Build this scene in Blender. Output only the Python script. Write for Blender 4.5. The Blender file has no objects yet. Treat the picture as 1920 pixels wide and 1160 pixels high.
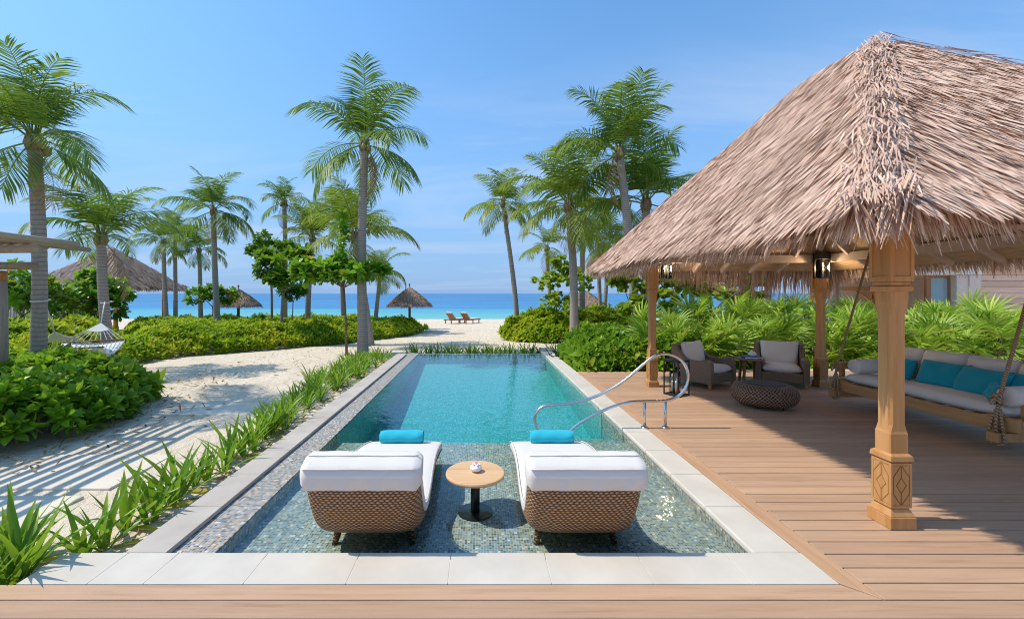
import bpy, math, random
import numpy as np
from mathutils import Vector, Matrix, Euler
R = math.radians
PI = math.pi
random.seed(7)
rng = np.random.default_rng(11)
sc = bpy.context.scene
col = sc.collection

# ------------------------------------------------------------------ camera
H, F, VX, VY = 1.7, 790.0, 900.0, 550.0       # camera height, focal in photo px, vanishing point
cam_d = bpy.data.cameras.new('camera')
cam_d.sensor_width = 36.0
cam_d.lens = 36.0 * F / 1920.0
cam_d.shift_x = (960 - VX) / 1920.0
cam_d.shift_y = -(580 - VY) / 1920.0
cam_d.clip_start = 0.05
cam_d.clip_end = 20000
cam = bpy.data.objects.new('camera', cam_d)
col.objects.link(cam)
cam.location = (0, 0, H)
cam.rotation_euler = (R(90), 0, 0)
sc.camera = cam

# ------------------------------------------------------------------ light
SUN_EL = R(55)
world = bpy.data.worlds.new('World')
sc.world = world
world.use_nodes = True
sun_d = bpy.data.lights.new('sun', 'SUN')
sun_d.energy = 2.8
sun_d.angle = R(0.5)
sun_d.color = (1.0, 0.925, 0.80)
sun = bpy.data.objects.new('sun', sun_d)
col.objects.link(sun)
sdir = Vector((math.cos(SUN_EL), 0.0, -math.sin(SUN_EL)))     # light travels towards +X and down
sun.rotation_euler = sdir.to_track_quat('-Z', 'Y').to_euler()
sun.location = (-20, 5, 30)
vs = sc.view_settings
vs.view_transform = 'Standard'
vs.look = 'None'
vs.exposure = 0.60
vs.gamma = 1.0
vs.use_curve_mapping = False
sc.render.engine = 'CYCLES'
sc.cycles.use_denoising = True
sc.cycles.filter_width = 1.05
sc.cycles.denoising_prefilter = 'ACCURATE'
sc.cycles.max_bounces = 10
sc.cycles.diffuse_bounces = 7
sc.cycles.glossy_bounces = 3
sc.cycles.transmission_bounces = 4
sc.cycles.transparent_max_bounces = 10
sc.cycles.sample_clamp_indirect = 10

# ------------------------------------------------------------------ node helpers
def N(nt, typ, ins=None, **attrs):
    n = nt.nodes.new(typ)
    for k, v in attrs.items():
        setattr(n, k, v)
    if ins:
        for k, v in ins.items():
            s = n.inputs[k]
            if isinstance(v, bpy.types.NodeSocket):
                nt.links.new(v, s)
            else:
                if isinstance(v, tuple) and len(v) == 3 and s.type == 'RGBA':
                    v = (*v, 1.0)
                s.default_value = v
    return n

def M(nt, op, a, b=None, c=None, clamp=False):
    n = nt.nodes.new('ShaderNodeMath')
    n.operation = op
    n.use_clamp = clamp
    for i, v in enumerate((a, b, c)):
        if v is None:
            continue
        if isinstance(v, bpy.types.NodeSocket):
            nt.links.new(v, n.inputs[i])
        else:
            n.inputs[i].default_value = v
    return n.outputs[0]

def ramp(nt, fac, stops, interp='LINEAR'):
    n = nt.nodes.new('ShaderNodeValToRGB')
    cr = n.color_ramp
    cr.interpolation = interp
    while len(cr.elements) < len(stops):
        cr.elements.new(0.5)
    for e, (p, c) in zip(cr.elements, stops):
        e.position = p
        e.color = (*c, 1.0) if len(c) == 3 else c
    nt.links.new(fac, n.inputs[0])
    return n.outputs[0]

def mixc(nt, fac, a, b, mode='MIX'):
    n = nt.nodes.new('ShaderNodeMix')
    n.data_type = 'RGBA'
    n.blend_type = mode
    for i, v in ((0, fac), (6, a), (7, b)):
        if isinstance(v, bpy.types.NodeSocket):
            nt.links.new(v, n.inputs[i])
        else:
            if isinstance(v, tuple) and len(v) == 3:
                v = (*v, 1.0)
            n.inputs[i].default_value = v
    return n.outputs[2]

def newmat(name):
    m = bpy.data.materials.new(name)
    m.use_nodes = True
    nt = m.node_tree
    nt.nodes.clear()
    out = nt.nodes.new('ShaderNodeOutputMaterial')
    return m, nt, out

def finish(nt, out, color, rough=0.6, spec=0.35, bump=None, bstr=0.3, bdist=0.01, metal=0.0, **extra):
    ins = {'Roughness': rough, 'Specular IOR Level': spec, 'Metallic': metal}
    p = N(nt, 'ShaderNodeBsdfPrincipled', ins)
    if isinstance(color, bpy.types.NodeSocket):
        nt.links.new(color, p.inputs['Base Color'])
    else:
        p.inputs['Base Color'].default_value = (*color, 1.0)
    for k, v in extra.items():
        p.inputs[k].default_value = v
    if bump is not None:
        b = N(nt, 'ShaderNodeBump', {'Strength': bstr, 'Distance': bdist, 'Height': bump})
        nt.links.new(b.outputs[0], p.inputs['Normal'])
    nt.links.new(p.outputs[0], out.inputs[0])
    return p

def objcoord(nt):
    return N(nt, 'ShaderNodeTexCoord').outputs['Object']

def mapping(nt, vec, scale=(1, 1, 1), rot=(0, 0, 0), loc=(0, 0, 0)):
    return N(nt, 'ShaderNodeMapping', {'Vector': vec, 'Scale': scale, 'Rotation': rot, 'Location': loc}).outputs[0]

def noise(nt, vec, scale, detail=4.0, rough=0.55, dist=0.0):
    return N(nt, 'ShaderNodeTexNoise', {'Vector': vec, 'Scale': scale, 'Detail': detail, 'Roughness': rough, 'Distortion': dist}).outputs[0]

# ------------------------------------------------------------------ sky
def build_sky():
    nt = world.node_tree
    nt.nodes.clear()
    out = nt.nodes.new('ShaderNodeOutputWorld')
    sky = nt.nodes.new('ShaderNodeTexSky')
    sky.sky_type = 'NISHITA'
    sky.sun_disc = False
    sky.sun_elevation = SUN_EL
    sky.sun_rotation = R(270)
    sky.altitude = 0
    sky.air_density = 1.0
    sky.dust_density = 0.6
    sky.ozone_density = 2.2
    gen = N(nt, 'ShaderNodeTexCoord').outputs['Generated']
    sep = N(nt, 'ShaderNodeSeparateXYZ', {0: gen})
    z = M(nt, 'MAXIMUM', sep.outputs[2], 0.0)
    # project on a cloud layer, so that wisps flatten towards the horizon
    zz = M(nt, 'ADD', z, 0.12)
    comb = N(nt, 'ShaderNodeCombineXYZ', {0: M(nt, 'DIVIDE', sep.outputs[0], zz), 1: M(nt, 'DIVIDE', sep.outputs[1], zz), 2: 0.0}).outputs[0]
    v = mapping(nt, comb, (0.45, 1.15, 1), (0, 0, R(38)), (2.3, 0.9, 0))
    n1 = noise(nt, v, 0.85, 8.0, 0.58, 0.7)
    wis = ramp(nt, n1, [(0.47, (0, 0, 0)), (0.66, (1, 1, 1))])
    band = ramp(nt, z, [(0.0, (0.25, 0.25, 0.25)), (0.10, (0.40, 0.40, 0.40)), (0.34, (0.60, 0.60, 0.60)), (0.50, (0.0, 0.0, 0.0))])
    fac = M(nt, 'MULTIPLY', wis, band)
    hazef = ramp(nt, z, [(0.0, (0.92, 0.92, 0.92)), (0.12, (0.80, 0.80, 0.80)), (0.3, (0.45, 0.45, 0.45)), (0.6, (0.0, 0.0, 0.0))])
    c0 = mixc(nt, 1.0, sky.outputs[0], (0.64, 0.98, 1.12), 'MULTIPLY')
    c1 = mixc(nt, hazef, c0, (1.22, 1.98, 3.50))
    c2 = mixc(nt, M(nt, 'MULTIPLY', fac, 0.95), c1, (2.75, 3.3, 4.15))
    bg = N(nt, 'ShaderNodeBackground', {'Color': c2, 'Strength': 0.15})
    nt.links.new(bg.outputs[0], out.inputs[0])
build_sky()

# ------------------------------------------------------------------ materials
MAT = {}
def m_sand():
    m, nt, o = newmat('sand')
    c = objcoord(nt)
    n1 = noise(nt, c, 0.9, 5)
    n2 = noise(nt, c, 60, 3)
    n3 = noise(nt, c, 7, 4)
    k = ramp(nt, n1, [(0.3, (0.70, 0.58, 0.44)), (0.7, (0.79, 0.67, 0.525))])
    k = mixc(nt, M(nt, 'MULTIPLY', n2, 0.5), k, (0.61, 0.50, 0.375))
    vor = N(nt, 'ShaderNodeTexVoronoi', {'Vector': c, 'Scale': 3.3}).outputs['Distance']
    h = M(nt, 'ADD', M(nt, 'MULTIPLY', n3, 1.0), M(nt, 'MULTIPLY', n2, 0.25))
    h = M(nt, 'ADD', h, M(nt, 'MULTIPLY', vor, 0.5))
    finish(nt, o, k, 0.95, 0.1, h, 0.8, 0.09)
    return m
def m_noise2(name, a, b, scale, rough=0.6, spec=0.3, bstr=0.2, bdist=0.01, sc3=(1, 1, 1), detail=4):
    m, nt, o = newmat(name)
    c = mapping(nt, objcoord(nt), sc3)
    n1 = noise(nt, c, scale, detail)
    k = ramp(nt, n1, [(0.32, a), (0.68, b)])
    finish(nt, o, k, rough, spec, n1, bstr, bdist)
    return m
def m_wood(name, a, b, dark, axis=0, rough=0.55, spec=0.3, varied=0.35, ring=18.0):
    m, nt, o = newmat(name)
    oi = N(nt, 'ShaderNodeObjectInfo').outputs['Random']
    off = N(nt, 'ShaderNodeCombineXYZ', {0: M(nt, 'MULTIPLY', oi, 37.0), 1: M(nt, 'MULTIPLY', oi, 91.0), 2: M(nt, 'MULTIPLY', oi, 53.0)}).outputs[0]
    v = N(nt, 'ShaderNodeVectorMath', {0: objcoord(nt), 1: off}, operation='ADD').outputs[0]
    s = [ring, ring, ring]
    s[axis] = ring * 0.045
    v = mapping(nt, v, tuple(s))
    n1 = noise(nt, v, 1.0, 6, 0.62, 0.6)
    n2 = noise(nt, v, 5.0, 3, 0.6)
    k = ramp(nt, n1, [(0.30, dark), (0.45, a), (0.72, b)])
    k = mixc(nt, M(nt, 'MULTIPLY', n2, 0.5), k, dark)
    hs = N(nt, 'ShaderNodeHueSaturation', {'Color': k, 'Value': M(nt, 'ADD', M(nt, 'MULTIPLY', oi, varied), 1.0 - varied / 2)})
    finish(nt, o, hs.outputs[0], rough, spec, n1, 0.18, 0.004)
    return m
def m_mosaic(name, pal, grout, size=50.0):
    m, nt, o = newmat(name)
    c = N(nt, 'ShaderNodeVectorMath', {0: objcoord(nt), 1: (0.0137, 0.0081, 0.0063)}, operation='ADD').outputs[0]
    sp = N(nt, 'ShaderNodeVectorMath', {0: c, 1: (size, size, size)}, operation='MULTIPLY').outputs[0]
    fl = N(nt, 'ShaderNodeVectorMath', {0: sp}, operation='FLOOR').outputs[0]
    fr = N(nt, 'ShaderNodeVectorMath', {0: sp}, operation='FRACTION').outputs[0]
    wn = N(nt, 'ShaderNodeTexWhiteNoise', {'Vector': fl}, noise_dimensions='3D')
    k = ramp(nt, wn.outputs[0], pal, 'CONSTANT')
    k = mixc(nt, M(nt, 'MULTIPLY', N(nt, 'ShaderNodeSeparateXYZ', {0: wn.outputs[1]}).outputs[1], 0.28), k, (0.06, 0.11, 0.13))
    nrm = N(nt, 'ShaderNodeNewGeometry').outputs['True Normal']
    sn = N(nt, 'ShaderNodeSeparateXYZ', {0: nrm})
    sf = N(nt, 'ShaderNodeSeparateXYZ', {0: fr})
    tot = None
    for i in range(3):
        e = M(nt, 'GREATER_THAN', M(nt, 'ABSOLUTE', M(nt, 'SUBTRACT', sf.outputs[i], 0.5)), 0.445)
        w = M(nt, 'LESS_THAN', M(nt, 'ABSOLUTE', sn.outputs[i]), 0.5)
        e = M(nt, 'MULTIPLY', e, w)
        tot = e if tot is None else M(nt, 'MAXIMUM', tot, e)
    k = mixc(nt, tot, k, grout)
    p = finish(nt, o, k, 0.45, 0.15)
    nt.links.new(M(nt, 'ADD', M(nt, 'MULTIPLY', tot, 0.4), 0.45), p.inputs['Roughness'])
    return m
def m_leaf(name, stops, rough=0.42, spec=0.4, trans=0.28, tcol=None):
    m, nt, o = newmat(name)
    a = N(nt, 'ShaderNodeAttribute', attribute_name='tint').outputs['Fac']
    k = ramp(nt, a, stops)
    oi = N(nt, 'ShaderNodeObjectInfo').outputs['Random']
    k = N(nt, 'ShaderNodeHueSaturation', {'Color': k, 'Value': M(nt, 'ADD', M(nt, 'MULTIPLY', oi, 0.44), 0.78)}).outputs[0]
    p = N(nt, 'ShaderNodeBsdfPrincipled', {'Base Color': k, 'Roughness': rough, 'Specular IOR Level': spec})
    t = N(nt, 'ShaderNodeBsdfTranslucent', {'Color': mixc(nt, 0.5, k, tcol or (0.30, 0.42, 0.03))})
    mx = N(nt, 'ShaderNodeMixShader', {0: trans, 1: p.outputs[0], 2: t.outputs[0]})
    nt.links.new(mx.outputs[0], o.inputs[0])
    return m
def m_thatch(name, stops):
    m, nt, o = newmat(name)
    a = N(nt, 'ShaderNodeAttribute', attribute_name='tint').outputs['Fac']
    k = ramp(nt, a, stops)
    n1 = noise(nt, objcoord(nt), 1.3, 4)
    k = mixc(nt, M(nt, 'MULTIPLY', n1, 0.28), k, (0.30, 0.20, 0.15))
    finish(nt, o, k, 0.8, 0.15)
    return m
def m_weave(name, hi, lo, pu, pv, kind='weave', rough=0.5):
    m, nt, o = newmat(name)
    uv = N(nt, 'ShaderNodeSeparateXYZ', {0: N(nt, 'ShaderNodeTexCoord').outputs['UV']})
    u = M(nt, 'DIVIDE', uv.outputs[0], pu)
    v = M(nt, 'DIVIDE', uv.outputs[1], pv)
    wz = noise(nt, objcoord(nt), 14, 2)
    u = M(nt, 'ADD', u, M(nt, 'MULTIPLY', wz, 0.9))
    v = M(nt, 'ADD', v, M(nt, 'MULTIPLY', wz, 0.7))
    if kind == 'weave':
        row = M(nt, 'FLOOR', v)
        s = M(nt, 'ABSOLUTE', M(nt, 'SINE', M(nt, 'MULTIPLY', v, PI)))
        s = M(nt, 'POWER', s, 0.6)
        w = M(nt, 'SINE', M(nt, 'ADD', M(nt, 'MULTIPLY', u, 2 * PI), M(nt, 'MULTIPLY', row, PI)))
        w = M(nt, 'ADD', M(nt, 'MULTIPLY', w, 0.5), 0.5)
        h = M(nt, 'MULTIPLY', s, M(nt, 'ADD', M(nt, 'MULTIPLY', w, 0.72), 0.28))
    else:
        a = M(nt, 'ABSOLUTE', M(nt, 'SINE', M(nt, 'MULTIPLY', M(nt, 'ADD', u, v), PI)))
        b = M(nt, 'ABSOLUTE', M(nt, 'SINE', M(nt, 'MULTIPLY', M(nt, 'SUBTRACT', u, v), PI)))
        h = M(nt, 'SUBTRACT', 1.0, M(nt, 'POWER', M(nt, 'MULTIPLY', a, b), 0.7))
    wn = noise(nt, objcoord(nt), 40, 2)
    k = ramp(nt, h, [(0.22, lo), (0.55, tuple((x + y) / 2 for x, y in zip(lo, hi))), (0.85, hi)])
    k = mixc(nt, M(nt, 'MULTIPLY', wn, 0.4), k, lo)
    finish(nt, o, k, rough, 0.35, h, 0.9, 0.008)
    return m
def m_fabric(name, c, scale=260.0, rough=0.9, bstr=0.25, wrinkle=0.3):
    m, nt, o = newmat(name)
    oc = objcoord(nt)
    n1 = noise(nt, oc, scale, 2)
    n2 = noise(nt, oc, 7, 4)
    k = mixc(nt, M(nt, 'MULTIPLY', n1, 0.22), c, tuple(x * 0.72 for x in c))
    h = M(nt, 'ADD', M(nt, 'MULTIPLY', n1, 0.12), M(nt, 'MULTIPLY', n2, wrinkle * 3))
    p = finish(nt, o, k, rough, 0.15, h, bstr, 0.02)
    p.inputs['Sheen Weight'].default_value = 0.15
    return m
def m_trunk():
    m, nt, o = newmat('palm_trunk')
    oc = objcoord(nt)
    z = N(nt, 'ShaderNodeSeparateXYZ', {0: oc}).outputs[2]
    wob = noise(nt, mapping(nt, oc, (5, 5, 2)), 1.0, 3)
    ph = M(nt, 'ADD', M(nt, 'MULTIPLY', z, 13.0), M(nt, 'MULTIPLY', wob, 1.2))
    s = M(nt, 'FRACT', ph)
    n1 = noise(nt, mapping(nt, oc, (40, 40, 6)), 1.0, 4)
    k = ramp(nt, s, [(0.0, (0.14, 0.115, 0.10)), (0.16, (0.40, 0.345, 0.305)), (0.8, (0.47, 0.41, 0.365)), (1.0, (0.28, 0.235, 0.205))])
    k = mixc(nt, M(nt, 'MULTIPLY', n1, 0.75), k, (0.19, 0.155, 0.13))
    h = M(nt, 'ADD', s, M(nt, 'MULTIPLY', n1, 0.6))
    finish(nt, o, k, 0.9, 0.1, h, 0.4, 0.015)
    return m
def m_water():
    m, nt, o = newmat('pool_water')
    oc = objcoord(nt)
    n1 = noise(nt, oc, 5.0, 3, 0.5)
    n2 = noise(nt, mapping(nt, oc, (1, 0.5, 1)), 16.0, 2, 0.5)
    h = M(nt, 'ADD', n1, M(nt, 'MULTIPLY', n2, 0.35))
    b = N(nt, 'ShaderNodeBump', {'Strength': 0.13, 'Distance': 0.05, 'Height': h}).outputs[0]
    fr = N(nt, 'ShaderNodeFresnel', {'IOR': 1.33, 'Normal': b}).outputs[0]
    t = N(nt, 'ShaderNodeBsdfTransparent', {'Color': (0.96, 0.99, 1.0)})
    g = N(nt, 'ShaderNodeBsdfGlossy', {'Color': (1, 1, 1), 'Roughness': 0.03, 'Normal': b})
    mx = N(nt, 'ShaderNodeMixShader', {0: fr, 1: t.outputs[0], 2: g.outputs[0]})
    nt.links.new(mx.outputs[0], o.inputs[0])
    va = N(nt, 'ShaderNodeVolumeAbsorption', {'Color': (0.03, 0.86, 0.91), 'Density': 0.80})
    nt.links.new(va.outputs[0], o.inputs[1])
    return m
def m_sea():
    m, nt, o = newmat('sea')
    oc = objcoord(nt)
    sp = N(nt, 'ShaderNodeSeparateXYZ', {0: oc})
    n0 = noise(nt, mapping(nt, oc, (0.012, 0.05, 1)), 1.0, 4)
    y = M(nt, 'ADD', sp.outputs[1], M(nt, 'MULTIPLY', M(nt, 'SUBTRACT', n0, 0.5), 26.0))
    t = M(nt, 'DIVIDE', M(nt, 'SUBTRACT', y, 38.0), 120.0, clamp=True)
    k = ramp(nt, t, [(0.0, (0.34, 0.55, 0.50)), (0.05, (0.14, 0.43, 0.42)), (0.22, (0.075, 0.36, 0.39)), (0.29, (0.045, 0.20, 0.38)), (1.0, (0.035, 0.15, 0.32))])
    n1 = noise(nt, mapping(nt, oc, (0.25, 0.9, 1)), 1.0, 5, 0.6)
    n2 = noise(nt, mapping(nt, oc, (0.02, 0.12, 1)), 1.0, 4, 0.6)
    k = mixc(nt, ramp(nt, n2, [(0.42, (0, 0, 0)), (0.62, (0.7, 0.7, 0.7))]), k, (0.06, 0.26, 0.48))
    finish(nt, o, k, 0.35, 0.10, n1, 0.5, 0.35)
    return m
def m_metal(name, c, rough):
    m, nt, o = newmat(name)
    n1 = noise(nt, objcoord(nt), 50, 2)
    finish(nt, o, mixc(nt, M(nt, 'MULTIPLY', n1, 0.1), c, (0.3, 0.3, 0.3)), rough, 0.5, None, metal=1.0)
    return m
def m_glass(name, tint=(0.95, 0.97, 0.97), rough=0.02):
    m, nt, o = newmat(name)
    n1 = noise(nt, objcoord(nt), 3, 2)
    b = N(nt, 'ShaderNodeBump', {'Strength': 0.03, 'Distance': 0.02, 'Height': n1}).outputs[0]
    fr = N(nt, 'ShaderNodeFresnel', {'IOR': 1.45, 'Normal': b}).outputs[0]
    t = N(nt, 'ShaderNodeBsdfTransparent', {'Color': tint})
    g = N(nt, 'ShaderNodeBsdfGlossy', {'Roughness': rough, 'Normal': b})
    mx = N(nt, 'ShaderNodeMixShader', {0: fr, 1: t.outputs[0], 2: g.outputs[0]})
    nt.links.new(mx.outputs[0], o.inputs[0])
    return m
def m_stripe():
    m, nt, o = newmat('striped_fabric')
    z = N(nt, 'ShaderNodeSeparateXYZ', {0: objcoord(nt)}).outputs[0]
    s = M(nt, 'FRACT', M(nt, 'MULTIPLY', z, 11.0))
    k = mixc(nt, M(nt, 'GREATER_THAN', s, 0.55), (0.72, 0.74, 0.74), (0.25, 0.50, 0.56))
    finish(nt, o, k, 0.9, 0.1, noise(nt, objcoord(nt), 9, 3), 0.3, 0.02)
    return m
def m_emit(name, c, s):
    m, nt, o = newmat(name)
    e = N(nt, 'ShaderNodeEmission', {'Color': c, 'Strength': s})
    nt.links.new(e.outputs[0], o.inputs[0])
    return m
def m_rope():
    m, nt, o = newmat('rope')
    w = N(nt, 'ShaderNodeTexWave', {'Vector': mapping(nt, objcoord(nt), (1, 1, 1), (0.4, 0.5, 0)), 'Scale': 18.0, 'Distortion': 1.0}).outputs[0]
    k = ramp(nt, w, [(0.2, (0.22, 0.14, 0.075)), (0.7, (0.50, 0.36, 0.22))])
    finish(nt, o, k, 0.9, 0.1, w, 0.7, 0.01)
    return m

MAT['sand'] = m_sand()
MAT['stone'] = m_noise2('coping_stone', (0.555, 0.49, 0.41), (0.645, 0.58, 0.495), 2.2, 0.55, 0.3, 0.08, 0.01, detail=7)
MAT['stone_grey'] = m_noise2('grey_stone', (0.43, 0.375, 0.32), (0.53, 0.47, 0.41), 2.6, 0.8, 0.12, 0.12, 0.01, detail=7)
MAT['paver'] = m_noise2('paver_stone', (0.64, 0.55, 0.44), (0.73, 0.64, 0.52), 2.6, 0.8, 0.2, 0.3, 0.01, detail=7)
MAT['white_stone'] = m_noise2('white_coral_stone', (0.62, 0.60, 0.56), (0.78, 0.76, 0.72), 12, 0.9, 0.1, 0.6, 0.02)
MAT['deck'] = m_wood('deck_board_wood', (0.49, 0.305, 0.193), (0.56, 0.357, 0.232), (0.385, 0.23, 0.138), 0, 0.6, 0.25, 0.20, 30.0)
MAT['timber'] = m_wood('post_timber', (0.52, 0.255, 0.09), (0.62, 0.34, 0.14), (0.38, 0.165, 0.05), 2, 0.5, 0.35, 0.12, 16.0)
MAT['timber_h'] = m_wood('rail_timber', (0.50, 0.25, 0.095), (0.60, 0.34, 0.15), (0.36, 0.16, 0.055), 1, 0.5, 0.35, 0.12, 16.0)
MAT['teak'] = m_wood('pale_teak', (0.68, 0.42, 0.215), (0.76, 0.52, 0.30), (0.55, 0.30, 0.14), 0, 0.5, 0.3, 0.25, 14.0)
MAT['teak_dark'] = m_wood('brown_teak', (0.30, 0.135, 0.06), (0.38, 0.18, 0.085), (0.20, 0.085, 0.035), 2, 0.5, 0.3, 0.2, 14.0)
MAT['rafter'] = m_wood('painted_rafter', (0.52, 0.395, 0.335), (0.60, 0.47, 0.405), (0.42, 0.31, 0.26), 0, 0.7, 0.2, 0.15, 8.0)
MAT['siding'] = m_wood('siding_wood', (0.70, 0.47, 0.36), (0.80, 0.57, 0.45), (0.58, 0.37, 0.27), 0, 0.7, 0.2, 0.3, 9.0)
MAT['log'] = m_wood('weathered_log', (0.40, 0.315, 0.215), (0.50, 0.41, 0.30), (0.26, 0.185, 0.12), 1, 0.8, 0.15, 0.3, 14.0)
MAT['log_v'] = m_wood('weathered_log_upright', (0.42, 0.345, 0.265), (0.52, 0.44, 0.35), (0.28, 0.21, 0.15), 2, 0.8, 0.15, 0.3, 14.0)
MAT['orange_wood'] = m_wood('orange_timber', (0.50, 0.23, 0.07), (0.58, 0.29, 0.10), (0.38, 0.16, 0.05), 2, 0.6, 0.2, 0.2, 14.0)
MAT['mosaic'] = m_mosaic('shelf_mosaic', [(0.0, (0.10, 0.11, 0.105)), (0.20, (0.27, 0.30, 0.335)), (0.36, (0.24, 0.22, 0.17)), (0.54, (0.44, 0.41, 0.38)), (0.62, (0.50, 0.35, 0.21)), (0.80, (0.25, 0.265, 0.285)), (0.95, (0.70, 0.64, 0.58))], (0.58, 0.51, 0.44))
MAT['mosaic_deep'] = m_mosaic('basin_mosaic', [(0.0, (0.136, 0.292, 0.292)), (0.16, (0.285, 0.499, 0.499)), (0.32, (0.211, 0.396, 0.378)), (0.50, (0.384, 0.585, 0.568)), (0.62, (0.285, 0.396, 0.310)), (0.76, (0.248, 0.447, 0.464)), (0.88, (0.458, 0.671, 0.654))], (0.310, 0.490, 0.473))
MAT['water'] = m_water()
MAT['sea'] = m_sea()
MAT['white'] = m_fabric('white_cushion', (0.72, 0.665, 0.61))
MAT['offwhite'] = m_fabric('offwhite_cushion', (0.74, 0.68, 0.62))
MAT['teal'] = m_fabric('teal_cushion', (0.012, 0.31, 0.41))
MAT['towel'] = m_fabric('turquoise_towel', (0.03, 0.45, 0.565), 150, 1.0, 0.7, 0.1)
MAT['wicker'] = m_weave('brown_wicker', (0.72, 0.39, 0.185), (0.065, 0.028, 0.012), 0.036, 0.0175)
MAT['wicker_dark'] = m_weave('dark_wicker', (0.46, 0.32, 0.21), (0.14, 0.095, 0.062), 0.03, 0.012)
MAT['wicker_open'] = m_weave('open_wicker', (0.46, 0.25, 0.14), (0.014, 0.009, 0.007), 0.055, 0.055, 'lattice')
MAT['wicker_top'] = m_weave('ottoman_top_wicker', (0.12, 0.095, 0.09), (0.03, 0.022, 0.02), 0.02, 0.012)
MAT['steel'] = m_metal('stainless_steel', (0.66, 0.65, 0.63), 0.24)
MAT['black'] = m_noise2('black_metal', (0.012, 0.013, 0.015), (0.022, 0.023, 0.026), 20, 0.4, 0.4, 0.05)
MAT['glass'] = m_glass('clear_glass')
MAT['bulb'] = m_emit('bulb_glow', (1.0, 0.62, 0.22), 9.0)
MAT['candle'] = m_noise2('candle_wax', (0.75, 0.70, 0.60), (0.80, 0.76, 0.68), 8, 0.5, 0.3)
MAT['rope'] = m_rope()
MAT['cord'] = m_fabric('white_cord', (0.72, 0.71, 0.68), 90)
MAT['stripe'] = m_stripe()
TH = [(0.0, (0.34, 0.205, 0.145)), (0.3, (0.57, 0.37, 0.275)), (0.65, (0.70, 0.485, 0.37)), (1.0, (0.80, 0.59, 0.465))]
MAT['thatch'] = m_thatch('thatch_strands', TH)
MAT['thatch_far'] = m_thatch('weathered_thatch', [(0.0, (0.20, 0.135, 0.115)), (0.4, (0.37, 0.27, 0.23)), (1.0, (0.54, 0.41, 0.35))])
MAT['thatch_warm'] = m_thatch('umbrella_thatch', [(0.0, (0.22, 0.14, 0.10)), (0.4, (0.37, 0.255, 0.19)), (1.0, (0.54, 0.40, 0.31))])
MAT['thatch_base'] = m_noise2('thatch_underlay', (0.26, 0.165, 0.12), (0.38, 0.26, 0.195), 30, 0.9, 0.1, 0.6, 0.02)
MAT['mat'] = m_noise2('woven_reed_ceiling', (0.42, 0.27, 0.155), (0.58, 0.40, 0.25), 6, 0.8, 0.15, 0.6, 0.01, (1, 1, 14))
MAT['trunk'] = m_trunk()
MAT['bark'] = m_noise2('grey_bark', (0.20, 0.155, 0.12), (0.32, 0.26, 0.21), 30, 0.9, 0.1, 0.6, 0.01)
MAT['bark_red'] = m_noise2('brown_bark', (0.16, 0.095, 0.065), (0.25, 0.16, 0.115), 30, 0.9, 0.1, 0.6, 0.01)
MAT['boot'] = m_noise2('palm_boot_fibre', (0.15, 0.105, 0.06), (0.30, 0.23, 0.14), 18, 0.9, 0.1, 0.7, 0.02, (1, 1, 0.2))
MAT['palm'] = m_leaf('palm_leaflet', [(0.0, (0.047, 0.119, 0.022)), (0.4, (0.101, 0.206, 0.031)), (0.75, (0.216, 0.312, 0.039)), (0.92, (0.432, 0.425, 0.066)), (1.0, (0.540, 0.375, 0.110))], 0.45, 0.25, 0.40)
MAT['palm_y'] = m_leaf('yellowish_palm_leaflet', [(0.0, (0.072, 0.146, 0.022)), (0.4, (0.169, 0.250, 0.031)), (0.75, (0.338, 0.378, 0.050)), (1.0, (0.624, 0.464, 0.110))], 0.45, 0.25, 0.42)
MAT['palm_dead'] = m_leaf('dry_palm_leaflet', [(0.0, (0.20, 0.12, 0.06)), (0.5, (0.36, 0.24, 0.12)), (1.0, (0.50, 0.36, 0.19))], 0.8, 0.1, 0.2, (0.35, 0.22, 0.08))
MAT['coconut'] = m_noise2('coconut_husk', (0.16, 0.20, 0.04), (0.34, 0.28, 0.08), 6, 0.5, 0.3, 0.1)
MAT['scaevola'] = m_leaf('scaevola_leaf', [(0.0, (0.078, 0.216, 0.014)), (0.5, (0.176, 0.384, 0.020)), (0.85, (0.351, 0.528, 0.028)), (1.0, (0.468, 0.528, 0.050))], 0.36, 0.3, 0.45)
MAT['scaevola_y'] = m_leaf('bright_scaevola_leaf', [(0.0, (0.156, 0.287, 0.012)), (0.5, (0.360, 0.506, 0.018)), (0.85, (0.576, 0.644, 0.026)), (1.0, (0.744, 0.598, 0.050))], 0.45, 0.2, 0.50)
MAT['almond'] = m_leaf('almond_leaf', [(0.0, (0.052, 0.175, 0.014)), (0.5, (0.117, 0.319, 0.022)), (0.85, (0.260, 0.463, 0.030)), (0.95, (0.364, 0.450, 0.050)), (1.0, (0.715, 0.163, 0.030))], 0.34, 0.35, 0.45)
MAT['grape'] = m_leaf('sea_grape_leaf', [(0.0, (0.125, 0.252, 0.020)), (0.5, (0.288, 0.432, 0.030)), (0.9, (0.525, 0.600, 0.070)), (1.0, (0.625, 0.408, 0.050))], 0.38, 0.3, 0.48)
MAT['lily'] = m_leaf('lily_leaf', [(0.0, (0.056, 0.169, 0.012)), (0.5, (0.147, 0.325, 0.020)), (0.85, (0.336, 0.475, 0.035)), (1.0, (0.672, 0.500, 0.060))], 0.35, 0.3, 0.45)
MAT['fan'] = m_leaf('fan_palm_leaf', [(0.0, (0.112, 0.248, 0.020)), (0.5, (0.300, 0.460, 0.040)), (0.85, (0.525, 0.614, 0.080)), (1.0, (0.650, 0.566, 0.120))], 0.36, 0.4, 0.46)
MAT['plaster'] = m_noise2('pink_plaster', (0.66, 0.52, 0.46), (0.74, 0.60, 0.54), 5, 0.9, 0.1, 0.15)
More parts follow.
